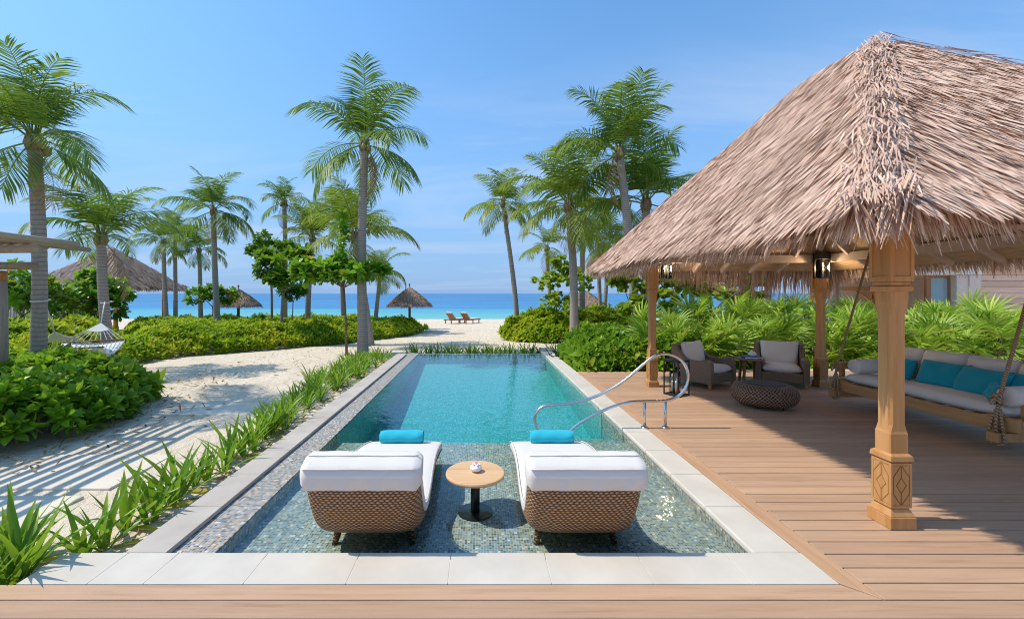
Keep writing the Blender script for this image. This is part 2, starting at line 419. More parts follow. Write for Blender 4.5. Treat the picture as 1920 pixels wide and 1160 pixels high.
MAT['white_paint'] = m_noise2('white_paint', (0.72, 0.70, 0.68), (0.78, 0.76, 0.74), 4, 0.7, 0.2, 0.05)
MAT['window_glass'] = m_noise2('dim_window_glass', (0.20, 0.30, 0.33), (0.27, 0.37, 0.40), 0.8, 0.05, 0.8, 0.02)
MAT['blue_cover'] = m_noise2('blue_book_cover', (0.02, 0.09, 0.28), (0.03, 0.12, 0.34), 20, 0.4, 0.4, 0.02)
MAT['paper'] = m_noise2('book_pages', (0.75, 0.74, 0.70), (0.82, 0.81, 0.78), 40, 0.9, 0.1, 0.1)
MAT['pink'] = m_noise2('pink_petal', (0.70, 0.10, 0.25), (0.80, 0.30, 0.45), 30, 0.6, 0.2, 0.05)
MAT['ceramic'] = m_noise2('white_ceramic', (0.76, 0.74, 0.72), (0.80, 0.79, 0.77), 20, 0.3, 0.5, 0.05)
MAT['gap_shade'] = m_noise2('gap_shade_subframe', (0.05, 0.035, 0.025), (0.09, 0.065, 0.05), 8, 0.95, 0.1, 0.3)  # near-black under the deck: shade of the board gaps put into the colour

# ------------------------------------------------------------------ object helpers
def wloc(o):
    v = Vector((0, 0, 0))
    while o is not None:
        v += Vector(o.location)
        o = o.parent
    return v
def tag(o, label=None, cat=None, group=None, kind=None):
    if label: o['label'] = label
    if cat: o['category'] = cat
    if group: o['group'] = group
    if kind: o['kind'] = kind
    return o
def empty(name, loc, rz=0.0, label=None, cat=None, group=None, kind=None):
    o = bpy.data.objects.new(name, None)
    o.empty_display_size = 0.2
    col.objects.link(o)
    o.location = loc
    o.rotation_euler = (0, 0, rz)
    return tag(o, label, cat, group, kind)
def link(name, me, parent=None, loc=(0, 0, 0), rot=(0, 0, 0), scale=(1, 1, 1)):
    o = bpy.data.objects.new(name, me)
    col.objects.link(o)
    o.parent = parent
    o.location = loc
    o.rotation_euler = rot
    o.scale = scale
    return o
def np_mesh(name, V, Fq, mat, tint=None, smooth=False):
    V = np.asarray(V, dtype=np.float32)
    Fq = np.asarray(Fq, dtype=np.int32)
    me = bpy.data.meshes.new(name)
    n, k = Fq.shape
    me.vertices.add(len(V))
    me.vertices.foreach_set('co', V.ravel())
    me.loops.add(n * k)
    me.loops.foreach_set('vertex_index', Fq.ravel())
    me.polygons.add(n)
    me.polygons.foreach_set('loop_start', np.arange(0, n * k, k, dtype=np.int32))
    try:
        me.polygons.foreach_set('loop_total', np.full(n, k, dtype=np.int32))
    except Exception:
        pass
    if tint is not None:
        a = me.attributes.new('tint', 'FLOAT', 'POINT')
        a.data.foreach_set('value', np.asarray(tint, dtype=np.float32))
    me.update(calc_edges=True)
    if smooth:
        me.polygons.foreach_set('use_smooth', np.ones(n, dtype=bool))
    me.materials.append(MAT[mat])
    return me
class MB:
    def __init__(s):
        s.v, s.f, s.uv = [], [], {}
    def add(s, vs_, fs):
        b = len(s.v)
        s.v += [tuple(p) for p in vs_]
        s.f += [tuple(b + i for i in f) for f in fs]
        return b
    def box(s, x0, x1, y0, y1, z0, z1):
        s.add([(x0, y0, z0), (x1, y0, z0), (x1, y1, z0), (x0, y1, z0), (x0, y0, z1), (x1, y0, z1), (x1, y1, z1), (x0, y1, z1)],
              [(0, 3, 2, 1), (4, 5, 6, 7), (0, 1, 5, 4), (1, 2, 6, 5), (2, 3, 7, 6), (3, 0, 4, 7)])
        return s
    def frustum(s, hx0, hy0, z0, hx1, hy1, z1, c=(0, 0)):
        x, y = c
        s.add([(x - hx0, y - hy0, z0), (x + hx0, y - hy0, z0), (x + hx0, y + hy0, z0), (x - hx0, y + hy0, z0),
               (x - hx1, y - hy1, z1), (x + hx1, y - hy1, z1), (x + hx1, y + hy1, z1), (x - hx1, y + hy1, z1)],
              [(0, 3, 2, 1), (4, 5, 6, 7), (0, 1, 5, 4), (1, 2, 6, 5), (2, 3, 7, 6), (3, 0, 4, 7)])
        return s
    def bar(s, p0, p1, w, h):
        p0, p1 = Vector(p0), Vector(p1)
        d = (p1 - p0).normalized()
        up = Vector((0, 0, 1)) if abs(d.z) < 0.95 else Vector((0, 1, 0))
        a = d.cross(up).normalized() * w / 2
        b = a.cross(d).normalized() * h / 2
        q = [p0 - a - b, p0 + a - b, p0 + a + b, p0 - a + b, p1 - a - b, p1 + a - b, p1 + a + b, p1 - a + b]
        s.add(q, [(0, 1, 2, 3), (4, 7, 6, 5), (0, 4, 5, 1), (1, 5, 6, 2), (2, 6, 7, 3), (3, 7, 4, 0)])
        return s
    def tube(s, pts, rad, n=8, caps=True, closed=False):
        pts = [Vector(p) for p in pts]
        if not hasattr(rad, '__len__'):
            rad = [rad] * len(pts)
        b0 = len(s.v)
        prev = None
        m = len(pts)
        for i, p in enumerate(pts):
            if closed:
                d = pts[(i + 1) % m] - pts[i - 1]
            else:
                d = pts[min(i + 1, m - 1)] - pts[max(i - 1, 0)]
            d.normalize()
            if prev is None:
                up = Vector((0, 0, 1)) if abs(d.z) < 0.9 else Vector((1, 0, 0))
                a = d.cross(up).normalized()
            else:
                a = (prev - d * prev.dot(d)).normalized()
            prev = a
            c = d.cross(a)
            for k in range(n):
                t = 2 * PI * k / n
                s.v.append(tuple(p + (a * math.cos(t) + c * math.sin(t)) * rad[i]))
        rng_ = range(m) if closed else range(m - 1)
        for i in rng_:
            for k in range(n):
                i2 = (i + 1) % m
                s.f.append((b0 + i * n + k, b0 + i * n + (k + 1) % n, b0 + i2 * n + (k + 1) % n, b0 + i2 * n + k))
        if caps and not closed:
            s.f.append(tuple(b0 + k for k in reversed(range(n))))
            s.f.append(tuple(b0 + (m - 1) * n + k for k in range(n)))
        return s
    def lathe(s, prof, n=24, c=(0, 0, 0), sx=1.0, sy=1.0):
        b0 = len(s.v)
        m = len(prof)
        for r, z in prof:
            for k in range(n):
                t = 2 * PI * k / n
                s.v.append((c[0] + r * sx * math.cos(t), c[1] + r * sy * math.sin(t), c[2] + z))
        for i in range(m - 1):
            for k in range(n):
                s.f.append((b0 + i * n + k, b0 + i * n + (k + 1) % n, b0 + (i + 1) * n + (k + 1) % n, b0 + (i + 1) * n + k))
        if prof[0][0] > 1e-5:
            s.f.append(tuple(b0 + k for k in reversed(range(n))))
        if prof[-1][0] > 1e-5:
            s.f.append(tuple(b0 + (m - 1) * n + k for k in range(n)))
        return s
    def prism(s, poly, x0, x1, axis='x'):
        n = len(poly)
        if axis == 'x':
            A = [(x0, a, b) for a, b in poly]; B = [(x1, a, b) for a, b in poly]
        elif axis == 'y':
            A = [(a, x0, b) for a, b in poly]; B = [(a, x1, b) for a, b in poly]
        else:
            A = [(a, b, x0) for a, b in poly]; B = [(a, b, x1) for a, b in poly]
        b0 = s.add(A + B, [])
        s.f.append(tuple(b0 + i for i in range(n)))
        s.f.append(tuple(b0 + n + i for i in reversed(range(n))))
        for i in range(n):
            j = (i + 1) % n
            s.f.append((b0 + j, b0 + i, b0 + n + i, b0 + n + j))
        return s
    def mesh(s, name, mat, smooth=False, off=(0, 0, 0)):
        me = bpy.data.meshes.new(name)
        ox, oy, oz = off
        me.from_pydata([(x - ox, y - oy, z - oz) for x, y, z in s.v], [], s.f)
        me.materials.append(MAT[mat])
        if smooth:
            me.polygons.foreach_set('use_smooth', np.ones(len(me.polygons), dtype=bool))
        me.update()
        return me
    def build(s, name, mat, parent=None, smooth=False, bevel=0.0, origin=None, local=False, seg=2, subsurf=0, recalc=True):
        """verts in world space; parent/origin become the local origin (local=True: verts already local to parent)"""
        if origin is not None:
            off = Vector(origin)
        elif parent is not None and not local:
            off = wloc(parent)
        else:
            off = Vector((0, 0, 0))
        me = s.mesh(name, mat, smooth, off)
        if recalc:
            import bmesh
            bm = bmesh.new(); bm.from_mesh(me)
            bmesh.ops.recalc_face_normals(bm, faces=bm.faces)
            bm.to_mesh(me); bm.free()
        o = bpy.data.objects.new(name, me)
        col.objects.link(o)
        if parent is not None:
            o.parent = parent
            if origin is not None:
                o.location = off - wloc(parent)
        elif origin is not None:
            o.location = off
        if bevel:
            md = o.modifiers.new('bevel', 'BEVEL')
            md.width = bevel
            md.segments = seg
            md.limit_method = 'ANGLE'
        if subsurf:
            md = o.modifiers.new('subsurf', 'SUBSURF')
            md.levels = subsurf
            md.render_levels = subsurf
        if smooth and bevel:
            o.data.set_sharp_from_angle(angle=R(40)) if hasattr(o.data, 'set_sharp_from_angle') else None
        return o
def copy_tree(o, parent=None):
    c = o.copy()
    col.objects.link(c)
    c.parent = parent
    for ch in list(o.children):
        if ch != c:
            copy_tree(ch, c)
    return c

# ------------------------------------------------------------------ terrain height and pixel helpers
GP = [(-50, -.12), (8, -.12), (13, -.22), (22, -.60), (40, -.74), (48, -1.1), (70, -2.5), (400, -6)]
def zg(y):
    for (a, za), (b, zb) in zip(GP, GP[1:]):
        if y <= b:
            t = (y - a) / (b - a)
            return za + (zb - za) * t
    return GP[-1][1]
def at(px, D):                 # world X of a photo column at distance D
    return (px - VX) * D / F
def hz(py, D):                 # world Z of a photo row at distance D
    return H - (py - VY) * D / F
def ground(px, py):            # point on the terrain under a photo pixel
    D = 5.0
    for _ in range(60):
        D = 0.5 * D + 0.5 * F * (H - zg(D)) / (py - VY)
    return Vector((at(px, D), D, zg(D)))

# ================================================================== SETTING
# ------------------------------------------------------------------ sand, sea
def build_ground():
    xs = sorted(set(list(np.linspace(-400, -40, 13)) + list(np.linspace(-40, 40, 81)) + list(np.linspace(40, 400, 13)) + [-2.33, 2.11]))
    ys = sorted(set(list(np.linspace(-60, 0, 7)) + list(np.linspace(0, 30, 61)) + list(np.linspace(30, 48, 19)) + [60, 90, 150, 2.3, 12.3]))
    V, Fc = [], []
    r2 = np.random.default_rng(3)
    for y in ys:
        for x in xs:
            edge = abs(x) > 39 or y < 1 or y > 36 or (-3 < x < 3 and 1.5 < y < 13.2)
            V.append((x, y, zg(y) + (0 if edge else r2.uniform(-.02, .02))))
    nx = len(xs)
    for j in range(len(ys) - 1):
        for i in range(nx - 1):
            if xs[i] >= -2.34 and xs[i + 1] <= 2.12 and ys[j] >= 2.29 and ys[j + 1] <= 12.31:
                continue
            a = j * nx + i
            Fc.append((a, a + 1, a + nx + 1, a + nx))
    me = np_mesh('sand_ground', V, Fc, 'sand', None, True)
    o = link('sand_ground', me)
    tag(o, 'pale beach sand running from the pool garden down to the water', kind='structure')
    V = [(-6000, 36, -.74), (6000, 36, -.74), (6000, 15000, -.74), (-6000, 15000, -.74)]
    o = link('sea', np_mesh('sea', V, [(0, 1, 2, 3)], 'sea'))
    tag(o, 'open sea, turquoise by the shore and deep blue beyond', kind='structure')
build_ground()

# ------------------------------------------------------------------ pool
FY0, FY1 = 2.469, 2.766            # front coping
PL, PR = -1.78, 1.81               # inner pool sides
WZ, SHZ, FLZ = -.045, -.15, -.66   # water, shelf, floor
PY1 = 12.2
def build_pool():
    b = empty('pool', (0, 7, SHZ), kind='structure', label='mosaic tiled plunge pool with shallow lounging shelf')
    MB().box(-2.10, PL, FY0 + .1, PY1 + .15, -.85, -.038).build('side_ledge', 'mosaic', b)
    MB().box(PL, PR + .02, FY1 - .09, 5.22, -.85, SHZ).build('shelf', 'mosaic', b)
    MB().box(PR, PR + .2, FY0 + .1, PY1 + .15, -.85, -.052).build('side_wall', 'mosaic', b)
    MB().box(PL, PR, FY0 + .06, FY1 - .03, -.85, -.052).build('end_wall', 'mosaic', b)
    MB().prism([(5.22, -.95), (PY1, -.95), (PY1, -.34), (6.6, FLZ), (5.22, FLZ)], PL, PR).build('basin_floor', 'mosaic_deep', b)
    MB().box(PL, PR, PY1, PY1 + .15, -.9, -.055).build('overflow_edge', 'mosaic', b)
    MB().box(PL - .05, PL + .008, 5.224, PY1 - .004, FLZ - .01, -.060).build('basin_lining', 'mosaic_deep', b)
    MB().box(PR - .008, PR + .05, 6.26, PY1 - .004, FLZ - .01, -.060).build('basin_lining', 'mosaic_deep', b)
    MB().box(PL + .009, PR - .009, PY1 - .010, PY1 + .05, FLZ - .01, -.060).build('basin_lining', 'mosaic_deep', b)
    MB().box(.92, PR + .01, 5.22, 5.75, FLZ - .05, -.29).build('pool_step', 'mosaic', b)
    MB().box(.92, PR + .01, 5.75, 6.25, FLZ - .05, -.45).build('pool_step', 'mosaic_deep', b)
    w = MB().box(PL - .006, PR + .006, FY1 - .06, PY1 + .10, FLZ - .02, WZ).build('pool_water', 'water', origin=(0, 7, WZ))
    tag(w, 'clear turquoise pool water', kind='structure')
    c = empty('pool_coping', (0, 2.6, 0), kind='structure', label='pale stone coping round the pool')
    MB().box(-2.70, 2.09, FY0 + .01, FY1 - .07, -.2, -.0018).build('coping_bed', 'stone', c)
    MB().box(-2.32, -2.11, FY1 - .07, 12.0, -.4, -.007).build('coping_bed', 'stone_grey', c)
    seams = [-2.72, -2.306, -1.975, -1.39, -.7875, -.189, .422, 1.023, 1.6, 2.107]
    g = .0016
    for x0, x1 in zip(seams, seams[1:]):
        MB().box(x0 + g, x1 - g, FY0, FY1, -.046, 0).build('coping_tile', 'stone', c, bevel=.002)
    y = FY1 + .003
    while y < 12.2:
        y1 = min(y + .605, 12.45)
        MB().box(PR - .012, 2.107, y + g, y1 - g, -.046, 0).build('coping_tile', 'stone', c, bevel=.012)
        y = y1
    y = FY1 + .003
    while y < 11.6:
        y1 = y + .605
        MB().box(-2.335, -2.065, y + g, y1 - g, -.034, 0).build('coping_tile', 'stone_grey', c, bevel=.004)
        y = y1
    MB().box(PR - .01, 2.15, 12.47, 12.95, -.12, .035).build('end_block', 'stone_grey', c, bevel=.01)
build_pool()

# ------------------------------------------------------------------ deck
def build_deck():
    d = empty('deck', (4, 4, -.03), kind='structure', label='timber plank deck beside and in front of the pool')
    MB().box(2.115, 10.4, 2.30, 9.14, -.16, -.10).build('subframe', 'gap_shade', d)
    MB().box(-7.0, 10.4, -1.5, FY0 - .03, -.16, -.10).build('subframe', 'gap_shade', d)
    pitch, g = .1373, .0085
    def board(x0, x1, y0, y1):
        cx, cy = (x0 + x1) / 2, (y0 + y1) / 2
        MB().box(x0, x1, y0, y1, -.028, -.001).build('board', 'deck', d, bevel=.003, origin=(cx, cy, 0), seg=1)
    y = 2.344
    # mitred edge board and the front board that meets it
    MB().prism([(2.112, 2.486), (2.112, 9.19), (2.25, 9.19), (2.25, 2.350)], -.028, -.001, 'z').build('border_board', 'deck_y', d, bevel=.003, seg=1)
    MB().prism([(-7, 2.346), (-7, FY0 - .004), (2.108, FY0 - .004), (2.246, 2.346)], -.028, -.001, 'z').build('board', 'deck', d, bevel=.003, seg=1)
    k = 0
    while y < 9.1:
        x = 2.254
        # joints between board lengths, staggered from row to row
        j = 7.0 + (k * 1.37) % 2.6
        board(x, j - .0015, y + g / 2, y + pitch - g / 2)
        board(j + .0015, 10.4, y + g / 2, y + pitch - g / 2)
        y += pitch; k += 1
    y = 2.344
    while y > -1.3:
        board(-7, 10.4, y - pitch + g / 2, y - g / 2)
        y -= pitch
    MB().box(5.2, 10.4, 9.20, 9.42, -.16, .015).build('edge_kerb', 'stone', d, bevel=.01)
MAT['deck_y'] = m_wood('border_board_wood', (0.475, 0.280, 0.162), (0.545, 0.33, 0.197), (0.38, 0.215, 0.118), 1, 0.6, 0.25, 0.15, 30.0)
build_deck()

# ------------------------------------------------------------------ stepping slabs in the sand path
def build_slabs():
    s = empty('stepping_path', (-4.2, 4, zg(4)), kind='structure', label='flat stone slabs half sunk in the sand path')
    for x0, x1, y0, y1 in ((-4.9, -3.55, 2.95, 3.78), (-5.0, -3.5, 1.8, 2.88), (-4.75, -3.45, 3.92, 4.75), (-4.9, -3.5, 6.3, 7.0)):
        MB().box(x0, x1, y0, y1, zg(y0) - .06, zg(y0) + .010).build('slab', 'paver', s, bevel=.008)
build_slabs()

# ------------------------------------------------------------------ thatch strands
def strands(P, Dn, Nn, L, W, lift, droop, tint, tw=.3):
    """ribbons: P roots, Dn directions, Nn surface normals (all (n,3))"""
    n = len(P)
    Dn = Dn / np.linalg.norm(Dn, axis=1, keepdims=True)
    S = np.cross(Dn, Nn)
    S /= np.linalg.norm(S, axis=1, keepdims=True) + 1e-9
    a = rng.uniform(-tw, tw, (n, 1)) * 2
    S = S * np.cos(a) + Nn * np.sin(a)
    L = L[:, None]; W = W[:, None]; lift = lift[:, None]; droop = droop[:, None]
    up = np.array([[0, 0, 1.0]])
    jit = rng.normal(0, .035, (n, 3))
    p0 = P
    p1 = P + Dn * L * .55 + Nn * lift * .8 + jit * L * .4
    p2 = P + Dn * L + Nn * lift - up * droop + jit * L
    V = np.stack([p0 - S * W * .35, p0 + S * W * .35, p1 - S * W * .5, p1 + S * W * .5, p2 - S * W * .12, p2 + S * W * .12], 1).reshape(-1, 3)
    b = (np.arange(n) * 6)[:, None]
    Fq = np.concatenate([b + np.array([[0, 1, 3, 2]]), b + np.array([[2, 3, 5, 4]])], 1).reshape(-1, 4)
    return V, Fq, np.repeat(tint, 6)
def cat_np(parts):
    V, Fq, T, o = [], [], [], 0
    for v, f, t in parts:
        V.append(v); Fq.append(f + o); T.append(t); o += len(v)
    return np.concatenate(V), np.concatenate(Fq), np.concatenate(T)
def hip_roof(x0, x1, y0, y1, ze, zr, dens, L, W, thick=.06, fringe=(.12, .3), fringe_n=70, layers=None, inset=None, tidy=1.0):
    """strands for a hip roof over a rectangle; returns numpy mesh"""
    w, l = x1 - x0, y1 - y0
    r = min(w, l) / 2
    if l >= w:
        q_ = inset or r
        A, B = Vector((x0 + r, y0 + q_, zr)), Vector((x0 + r, y1 - q_, zr))
    else:
        A, B = Vector((x0 + r, y0 + r, zr)), Vector((x1 - r, y0 + r, zr))
    c = [Vector((x0, y0, ze)), Vector((x1, y0, ze)), Vector((x1, y1, ze)), Vector((x0, y1, ze))]
    if l >= w:
        faces = [(c[3], c[0], A, B), (c[0], c[1], A, A), (c[1], c[2], B, A), (c[2], c[3], B, B)]
    else:
        faces = [(c[3], c[0], A, A), (c[0], c[1], B, A), (c[1], c[2], B, B), (c[2], c[3], A, B)]
    parts = []
    for (e0, e1, t1, t0) in faces:           # e0->e1 eave; t1 above e1, t0 above e0
        if l >= w and (e0, e1) == (c[3], c[0]):
            t1, t0 = A, B
        nrm = (e1 - e0).cross(t1 - e0 if (t1 - e0).length > 1e-6 else t0 - e0).normalized()
        if nrm.z < 0: nrm = -nrm
        el = (e1 - e0).length
        tl = (t1 - t0).length
        rise = ((t0 + t1) / 2 - (e0 + e1) / 2)
        sl = rise.length
        area = (el + tl) / 2 * sl
        n = int(area * dens)
        v = rng.uniform(0, 1, n * 2)
        keep = rng.uniform(0, 1, n * 2) < (el + (tl - el) * v) / max(el, tl)
        v = v[keep][:n]
        if layers:                              # courses
            v = np.clip(np.round(v * layers) / layers + rng.normal(0, .35 / layers, len(v)), 0, 1)
        u = rng.uniform(0, 1, len(v))
        e0n, e1n, t0n, t1n = [np.array(q)[None] for q in (e0, e1, t0, t1)]
        lo = e0n + (e1n - e0n) * u[:, None]
        hi = t0n + (t1n - t0n) * u[:, None]
        P = lo + (hi - lo) * v[:, None]
        dn = -np.array(rise.normalized())[None].repeat(len(v), 0)
        ed = np.array((e1 - e0).normalized())[None]
        dn = dn + ed * rng.normal(0, .11 * tidy, (len(v), 1))
        nn = np.array(nrm)[None].repeat(len(v), 0)
        # bulge of the thatch and unevenness
        P = P + nn * (thick + .03 * np.sin(P[:, :1] * 2.1 + P[:, 1:2] * 1.7)) 
        k = len(v)
        parts.append(strands(P, dn, nn, rng.uniform(.6, 1.15, k) * L, rng.uniform(.6, 1.3, k) * W, rng.uniform(.0, 1, k) ** 2 * L * .10 * tidy, np.zeros(k), np.clip(rng.normal(.58, .20, k), 0, 1)))
        # eave fringe
        m = int(el * fringe_n)
        u = rng.uniform(-.02, 1.02, m)
        back = rng.uniform(0, .22, m)
        P = e0n + (e1n - e0n) * u[:, None] + np.array(rise.normalized())[None] * back[:, None]
        P = P + np.array(nrm)[None] * (thick * rng.uniform(-.6, 1.0, (m, 1)))
        fl = rng.uniform(fringe[0], fringe[1], m) + back * .9
        dn = -np.array(rise.normalized())[None] * .75 + np.array([[0, 0, -.62]]) + ed * rng.normal(0, .16, (m, 1))
        parts.append(strands(P, dn, np.array(nrm)[None].repeat(m, 0), fl, rng.uniform(.6, 1.25, m) * W, np.zeros(m), fl * .18, np.clip(rng.normal(.55, .24, m), 0, 1)))
    # hips
    for corner, top in ((c[0], A), (c[1], A if l >= w else B), (c[2], B), (c[3], B if l >= w else A)):
        ln = (corner - top).length
        n = int(ln * dens * .20 * tidy)
        u = rng.uniform(0, 1.0, n)
        base = np.array(top)[None] + np.array(corner - top)[None] * u[:, None]
        d = np.array((corner - top).normalized())[None].repeat(n, 0) + rng.normal(0, .19 * tidy, (n, 3)) * np.array([[1, 1, .5]])
        nn = np.array(((top - corner).cross(Vector((0, 0, 1))).cross(top - corner)).normalized())
        if nn[2] < 0: nn = -nn
        nn = nn[None].repeat(n, 0)
        P = base + nn * (thick + rng.uniform(-.02, .05, (n, 1))) + rng.normal(0, .12 * tidy, (n, 3)) * np.array([[1, 1, .15]])
        parts.append(strands(P, d, nn, rng.uniform(.6, 1.1, n) * L * .95, rng.uniform(.5, 1.1, n) * W * .85, rng.uniform(0, 1, n) * L * .10, np.zeros(n), np.clip(rng.normal(.50, .2, n), 0, 1)))
    return parts, c, A, B
def trim_over(V, Fq, T, x0, x1, y0, y1, ze, zr, inset, lim, lim_near, near):
    """drop strands that would float clear of the roof surface along hips and ridge"""
    r = (x1 - x0) / 2
    zmin = np.minimum.reduce([ze + (zr - ze) * (V[:, 0] - x0) / r, ze + (zr - ze) * (x1 - V[:, 0]) / r,
                              ze + (zr - ze) * (V[:, 1] - y0) / inset, ze + (zr - ze) * (y1 - V[:, 1]) / inset, np.full(len(V), zr)])
    over = (V[:, 2] - zmin).reshape(-1, 6).max(1)
    p0 = V.reshape(-1, 6, 3)[:, 0]
    nh = (p0[:, 0] < near[0]) & (p0[:, 1] < near[1])
    keep = (over < np.where(nh, lim_near, lim)) | (V[:, 2].reshape(-1, 6).min(1) < ze + .1)
    kv = np.repeat(keep, 6)
    remap = np.cumsum(kv) - 1
    return V[kv], remap[Fq[np.repeat(keep, 2)]], T[kv]
def roof_shell(c, A, B, under=.05):
    m = MB()
    dz = Vector((0, 0, -under))
    q = [*c, A, B]
    l_long = abs(A.y - B.y) > 1e-6
    top = [(0, 1, 4), (1, 2, 5, 4), (2, 3, 5), (3, 0, 4, 5)] if l_long else [(0, 1, 5, 4), (1, 2, 5), (2, 3, 4, 5), (3, 0, 4)]
    if (A - B).length < 1e-6:
        q = [*c, A]
        top = [(0, 1, 4), (1, 2, 4), (2, 3, 4), (3, 0, 4)]
    n = len(q)
    m.add(q + [p + dz for p in q], [])
    m.f = [t for t in top] + [tuple(n + i for i in reversed(t)) for t in top]
    for i in range(4):
        j = (i + 1) % 4
        m.f.append((j, i, n + i, n + j))
    return m

# ------------------------------------------------------------------ main pavilion
RX0, RX1, RY0, RY1 = 2.30, 7.00, 2.45, 8.50
RZE, RZR = 2.22, 4.66
PAV = empty('thatched_pavilion', (4.65, 5.4, 0), label='open sided thatched pavilion on carved timber posts over the deck', cat='pavilion')
def build_pavilion():
    parts, c, A, B = hip_roof(RX0, RX1, RY0, RY1, RZE, RZR, 2700, .27, .0155, .06, (.08, .21), 240, inset=2.52, tidy=.72)
    V, Fq, T = cat_np(parts)
    V, Fq, T = trim_over(V, Fq, T, RX0, RX1, RY0, RY1, RZE, RZR, 2.52, .135, .21, (4.65, 5.0))
    # the hanging ends get longer towards the far right corner
    V = V.astype(np.float64)
    low = V[:, 2] < RZE
    far = np.clip((V[:, 1] - 5) / 3.5, 0, 1) * np.clip((V[:, 0] - 3) / 3.0, 0, 1)
    V[low, 2] = RZE + (V[low, 2] - RZE) * (1 + .45 * far[low])
    rear = low & (V[:, 1] > 8.25)
    V[rear, 2] = RZE + (V[rear, 2] - RZE) * (1 + 1.0 * np.clip((V[rear, 0] - 3.2) / 2.0, 0, 1))
    off = np.array(wloc(PAV))
    o = link('thatch', np_mesh('thatch', V - off, Fq, 'thatch', T), PAV)
    o['kind'] = 'stuff'
    roof_shell(c, A, B, .06).build('roof_underlay', 'thatch_base', PAV)
    # ceiling of woven reed, meeting the ring beam
    bx0, bx1, by0, by1, bz = 2.55, 6.75, 2.70, 8.25, 2.14
    mx0, mx1, my0, my1, mz = 3.05, 6.28, 3.12, 7.72, 2.44
    r = (mx1 - mx0) / 2
    q = [(bx0, by0, bz), (bx1, by0, bz), (bx1, by1, bz), (bx0, by1, bz),
         (mx0, my0, mz), (mx1, my0, mz), (mx1, my1, mz), (mx0, my1, mz),
         (mx0 + r, my0 + r, 4.05), (mx0 + r, my1 - r, 4.05)]
    m = MB()
    m.add(q, [(0, 1, 5, 4), (1, 2, 6, 5), (2, 3, 7, 6), (3, 0, 4, 7), (4, 5, 8), (5, 6, 9, 8), (6, 7, 9), (7, 4, 8, 9)])
    m.build('reed_ceiling', 'mat', PAV)
    # ring beam
    for x0, x1, y0, y1 in ((mx0 - .05, mx1 + .05, my0 - .05, my0 + .05), (mx0 - .05, mx1 + .05, my1 - .05, my1 + .05),
                           (mx0 - .05, mx0 + .05, my0 + .055, my1 - .055), (mx1 - .05, mx1 + .05, my0 + .055, my1 - .055)):
        MB().box(x0, x1, y0, y1, 2.26, 2.40).build('ring_beam', 'rafter', PAV, bevel=.006)
    # rafters
    def rafter(p0, p1, w=.05, h=.11):
        MB().bar(p0, p1, w, h).build('rafter', 'rafter', PAV, bevel=.004, seg=1)
    dz = -.055
    for k in range(1, 8):
        y = my0 + (my1 - my0) * k / 8
        t = min(1, (y - my0) / r, (my1 - y) / r)
        zt = mz + (4.05 - mz) * t
        for x, s in ((mx0, 1), (mx1, -1)):
            rafter((x - s * .45, y, 2.19 + dz), (x, y, mz + dz))
            rafter((x, y, mz + dz), (x + s * r * t, y, zt + dz))
    for k in range(1, 6):
        x = mx0 + (mx1 - mx0) * k / 6
        t = min(1, (x - mx0) / r, (mx1 - x) / r)
        zt = mz + (4.05 - mz) * t
        for y, s in ((my0, 1), (my1, -1)):
            rafter((x, y - s * .42, 2.19 + dz), (x, y, mz + dz))
            rafter((x, y, mz + dz), (x, y + s * r * t, zt + dz))
    for x, y, sx, sy in ((mx0, my0, 1, 1), (mx1, my0, -1, 1), (mx1, my1, -1, -1), (mx0, my1, 1, -1)):
        rafter((x - sx * .42, y - sy * .40, 2.18 + dz), (x, y, mz + dz), .07, .12)
        rafter((x, y, mz + dz), (x + sx * r, y + sy * r, 4.05 + dz), .07, .12)
    rafter((mx0 + r, my0 + r, 4.03), (mx0 + r, my1 - r, 4.03), .07, .14)
    for px, py in ((3.05, 3.125), (3.16, 7.74), (6.24, 7.72), (6.28, 3.125)):
        build_post(px, py)
